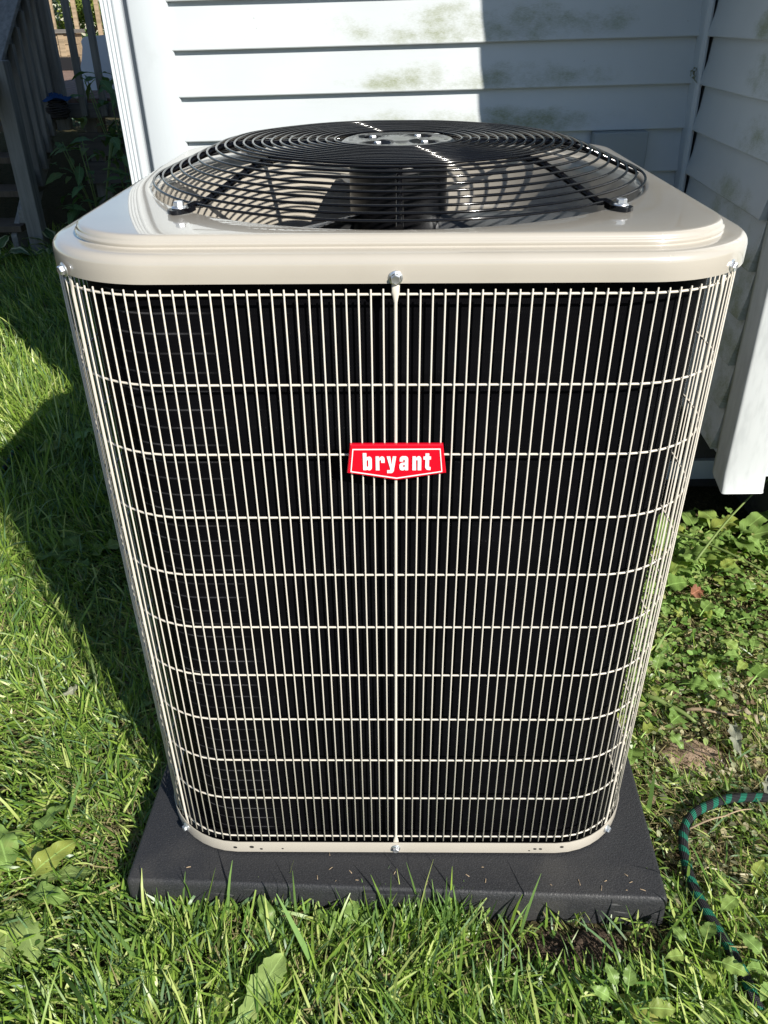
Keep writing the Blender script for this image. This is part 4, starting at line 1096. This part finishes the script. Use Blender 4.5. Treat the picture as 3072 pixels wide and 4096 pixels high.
b.loft(rings, True, False, True); o = b.build('blue_tarp', M['blue_cloth']); o.location = (-2.40, 5.36, .915); tag(o, 'crumpled bright blue tarp lying on the dark basket by the stairs', 'tarp')
# vines and shade plants by the stairs
def bush(name, label, cat, loc, meshes, n, spread, zr_, sc, group=None, stems=5):
    p = thing(name, label, cat, loc, group)
    b = MB()
    for i in range(stems):
        a = random.uniform(0, 6.28); b.tube([(0, 0, 0), (spread[0] * .3 * math.cos(a), spread[1] * .3 * math.sin(a), zr_[1] * .5), (spread[0] * .7 * math.cos(a), spread[1] * .7 * math.sin(a), zr_[1] * .95)], .004, 5)
    b.build('stem', M['stalk'], p)
    for i in range(n):
        a = random.uniform(0, 6.28); r = math.sqrt(random.random())
        put_leaf(p, random.choice(meshes), (spread[0] * r * math.cos(a), spread[1] * r * math.sin(a), random.uniform(*zr_)), random.uniform(0, 6.28), random.uniform(-.7, .5), random.uniform(-.5, .5), random.uniform(*sc))
    return p
bush('climbing_vine', 'dark leafy vine climbing in front of the deck rim below the white chair', 'vine', (-1.98, 5.40, .0), VINE, 64, (.28, .08), (.55, 1.08), (.9, 1.5), stems=6)
bush('shade_plant', 'dark green bushy plant in the shade under the deck edge', 'plant', (-2.08, 4.95, .0), VINE, 80, (.26, .2), (.06, .72), (.7, 1.4), stems=7)
bush('shade_plant', 'low dark plant between the deck and the rear corner of the house', 'plant', (-1.70, 5.0, .0), VINE, 26, (.2, .2), (.1, .45), (.9, 1.4), stems=5)
rosette('hosta_plant', 'variegated hosta with pale leaf edges left of the stair post', 'plant', (-2.68, 4.45, .03), HOST, 11, (.2, .9), (.8, 1.2), .1, spread=.05)
rosette('hosta_plant', 'variegated hosta with pale leaf edges right of the stair post', 'plant', (-2.22, 4.55, .05), HOST, 12, (.2, .9), (.7, 1.1), .5, spread=.05)
# trees and shrubs in the sun beyond the deck
def tree(label, name, x, y, h, r, n, cols, seed):
    rnd = random.Random(seed); p = thing(name, label, 'tree' if name == 'leafy_tree' else 'shrub', (x, y, 0), 'greenery beyond the deck')
    b = MB(); b.tube([(0, 0, 0), (.05, .03, h * .4), (0, .05, h * .8)], [.07 * h / 3, .05 * h / 3, .02 * h / 3], 8)
    for i in range(7):
        a = rnd.uniform(0, 6.28); z = h * rnd.uniform(.3, .6); b.tube([(.04, .03, z), (r * .6 * math.cos(a), r * .6 * math.sin(a), z + h * .25)], [.02, .008], 5)
    b.build('trunk', M['bark'], p)
    V = []; F = []; T = []
    cl = []
    for i in range(26):
        a = rnd.uniform(0, 6.28); zz = rnd.uniform(.12, 1); q = r * math.sqrt(rnd.random()) * math.sin(PI * min(1, .25 + zz * .72)); cl.append((q * math.cos(a), q * math.sin(a), h * zz, rnd.uniform(.16, .34) * r))
    for i in range(n):
        c0 = rnd.choice(cl); d = Vector((rnd.gauss(0, 1), rnd.gauss(0, 1), rnd.gauss(0, .8))).normalized() * c0[3] * rnd.random() ** .4
        P = Vector(c0[:3]) + d; s = rnd.uniform(.05, .11); R_ = Matrix.Rotation(rnd.uniform(0, 6.28), 3, 'Z') @ Matrix.Rotation(rnd.uniform(-1, 1), 3, 'Y') @ Matrix.Rotation(rnd.uniform(-1, 1), 3, 'X'); o = len(V)
        for q in ((0, 0, 0), (.5, .28, .06), (1, 0, -.05), (.5, -.28, .06)): w = R_ @ Vector(q) * s; V.append((P.x + w.x, P.y + w.y, max(.02, P.z + w.z)))
        F.append((o, o + 1, o + 2, o + 3)); c_ = rnd.choice(cols); k_ = rnd.uniform(.7, 1.3); T += [(c_[0] * k_, c_[1] * k_, c_[2] * k_, 1)] * 4
    me = bpy.data.meshes.new('crown'); me.from_pydata(V, [], F); a = me.color_attributes.new('tint', 'FLOAT_COLOR', 'POINT'); a.data.foreach_set('color', np.array(T, np.float32).ravel()); me.materials.append(M['tree_leaf']); ob('crown', me, p)
GR = [(.08, .15, .03), (.12, .19, .035), (.05, .11, .03)]; YE = [(.22, .27, .05), (.16, .23, .05)]; BL = [(.10, .15, .12), (.14, .19, .15), (.07, .12, .09)]
tree('blue green spruce like shrub seen left of the far deck balusters', 'leafy_shrub', -5.6, 12.6, 2.6, 1.0, 5200, BL, 1)
tree('yellow green shrub in full sun right behind the far railing', 'leafy_shrub', -4.3, 12.0, 2.0, .8, 4200, YE, 2)
tree('mid green bushy shrub beyond the far end of the deck', 'leafy_shrub', -3.3, 12.8, 2.4, 1.0, 4800, GR, 3)
tree('tall green tree standing far behind the deck', 'leafy_tree', -6.8, 15.5, 3.3, 1.7, 7000, GR, 4)
tree('broad dark green tree behind the stairs', 'leafy_tree', -8.2, 12.5, 3.0, 1.6, 7000, GR, 5)
tree('low green shrub beside the left stair railing', 'leafy_shrub', -5.9, 8.3, 1.6, .9, 4800, GR, 6)
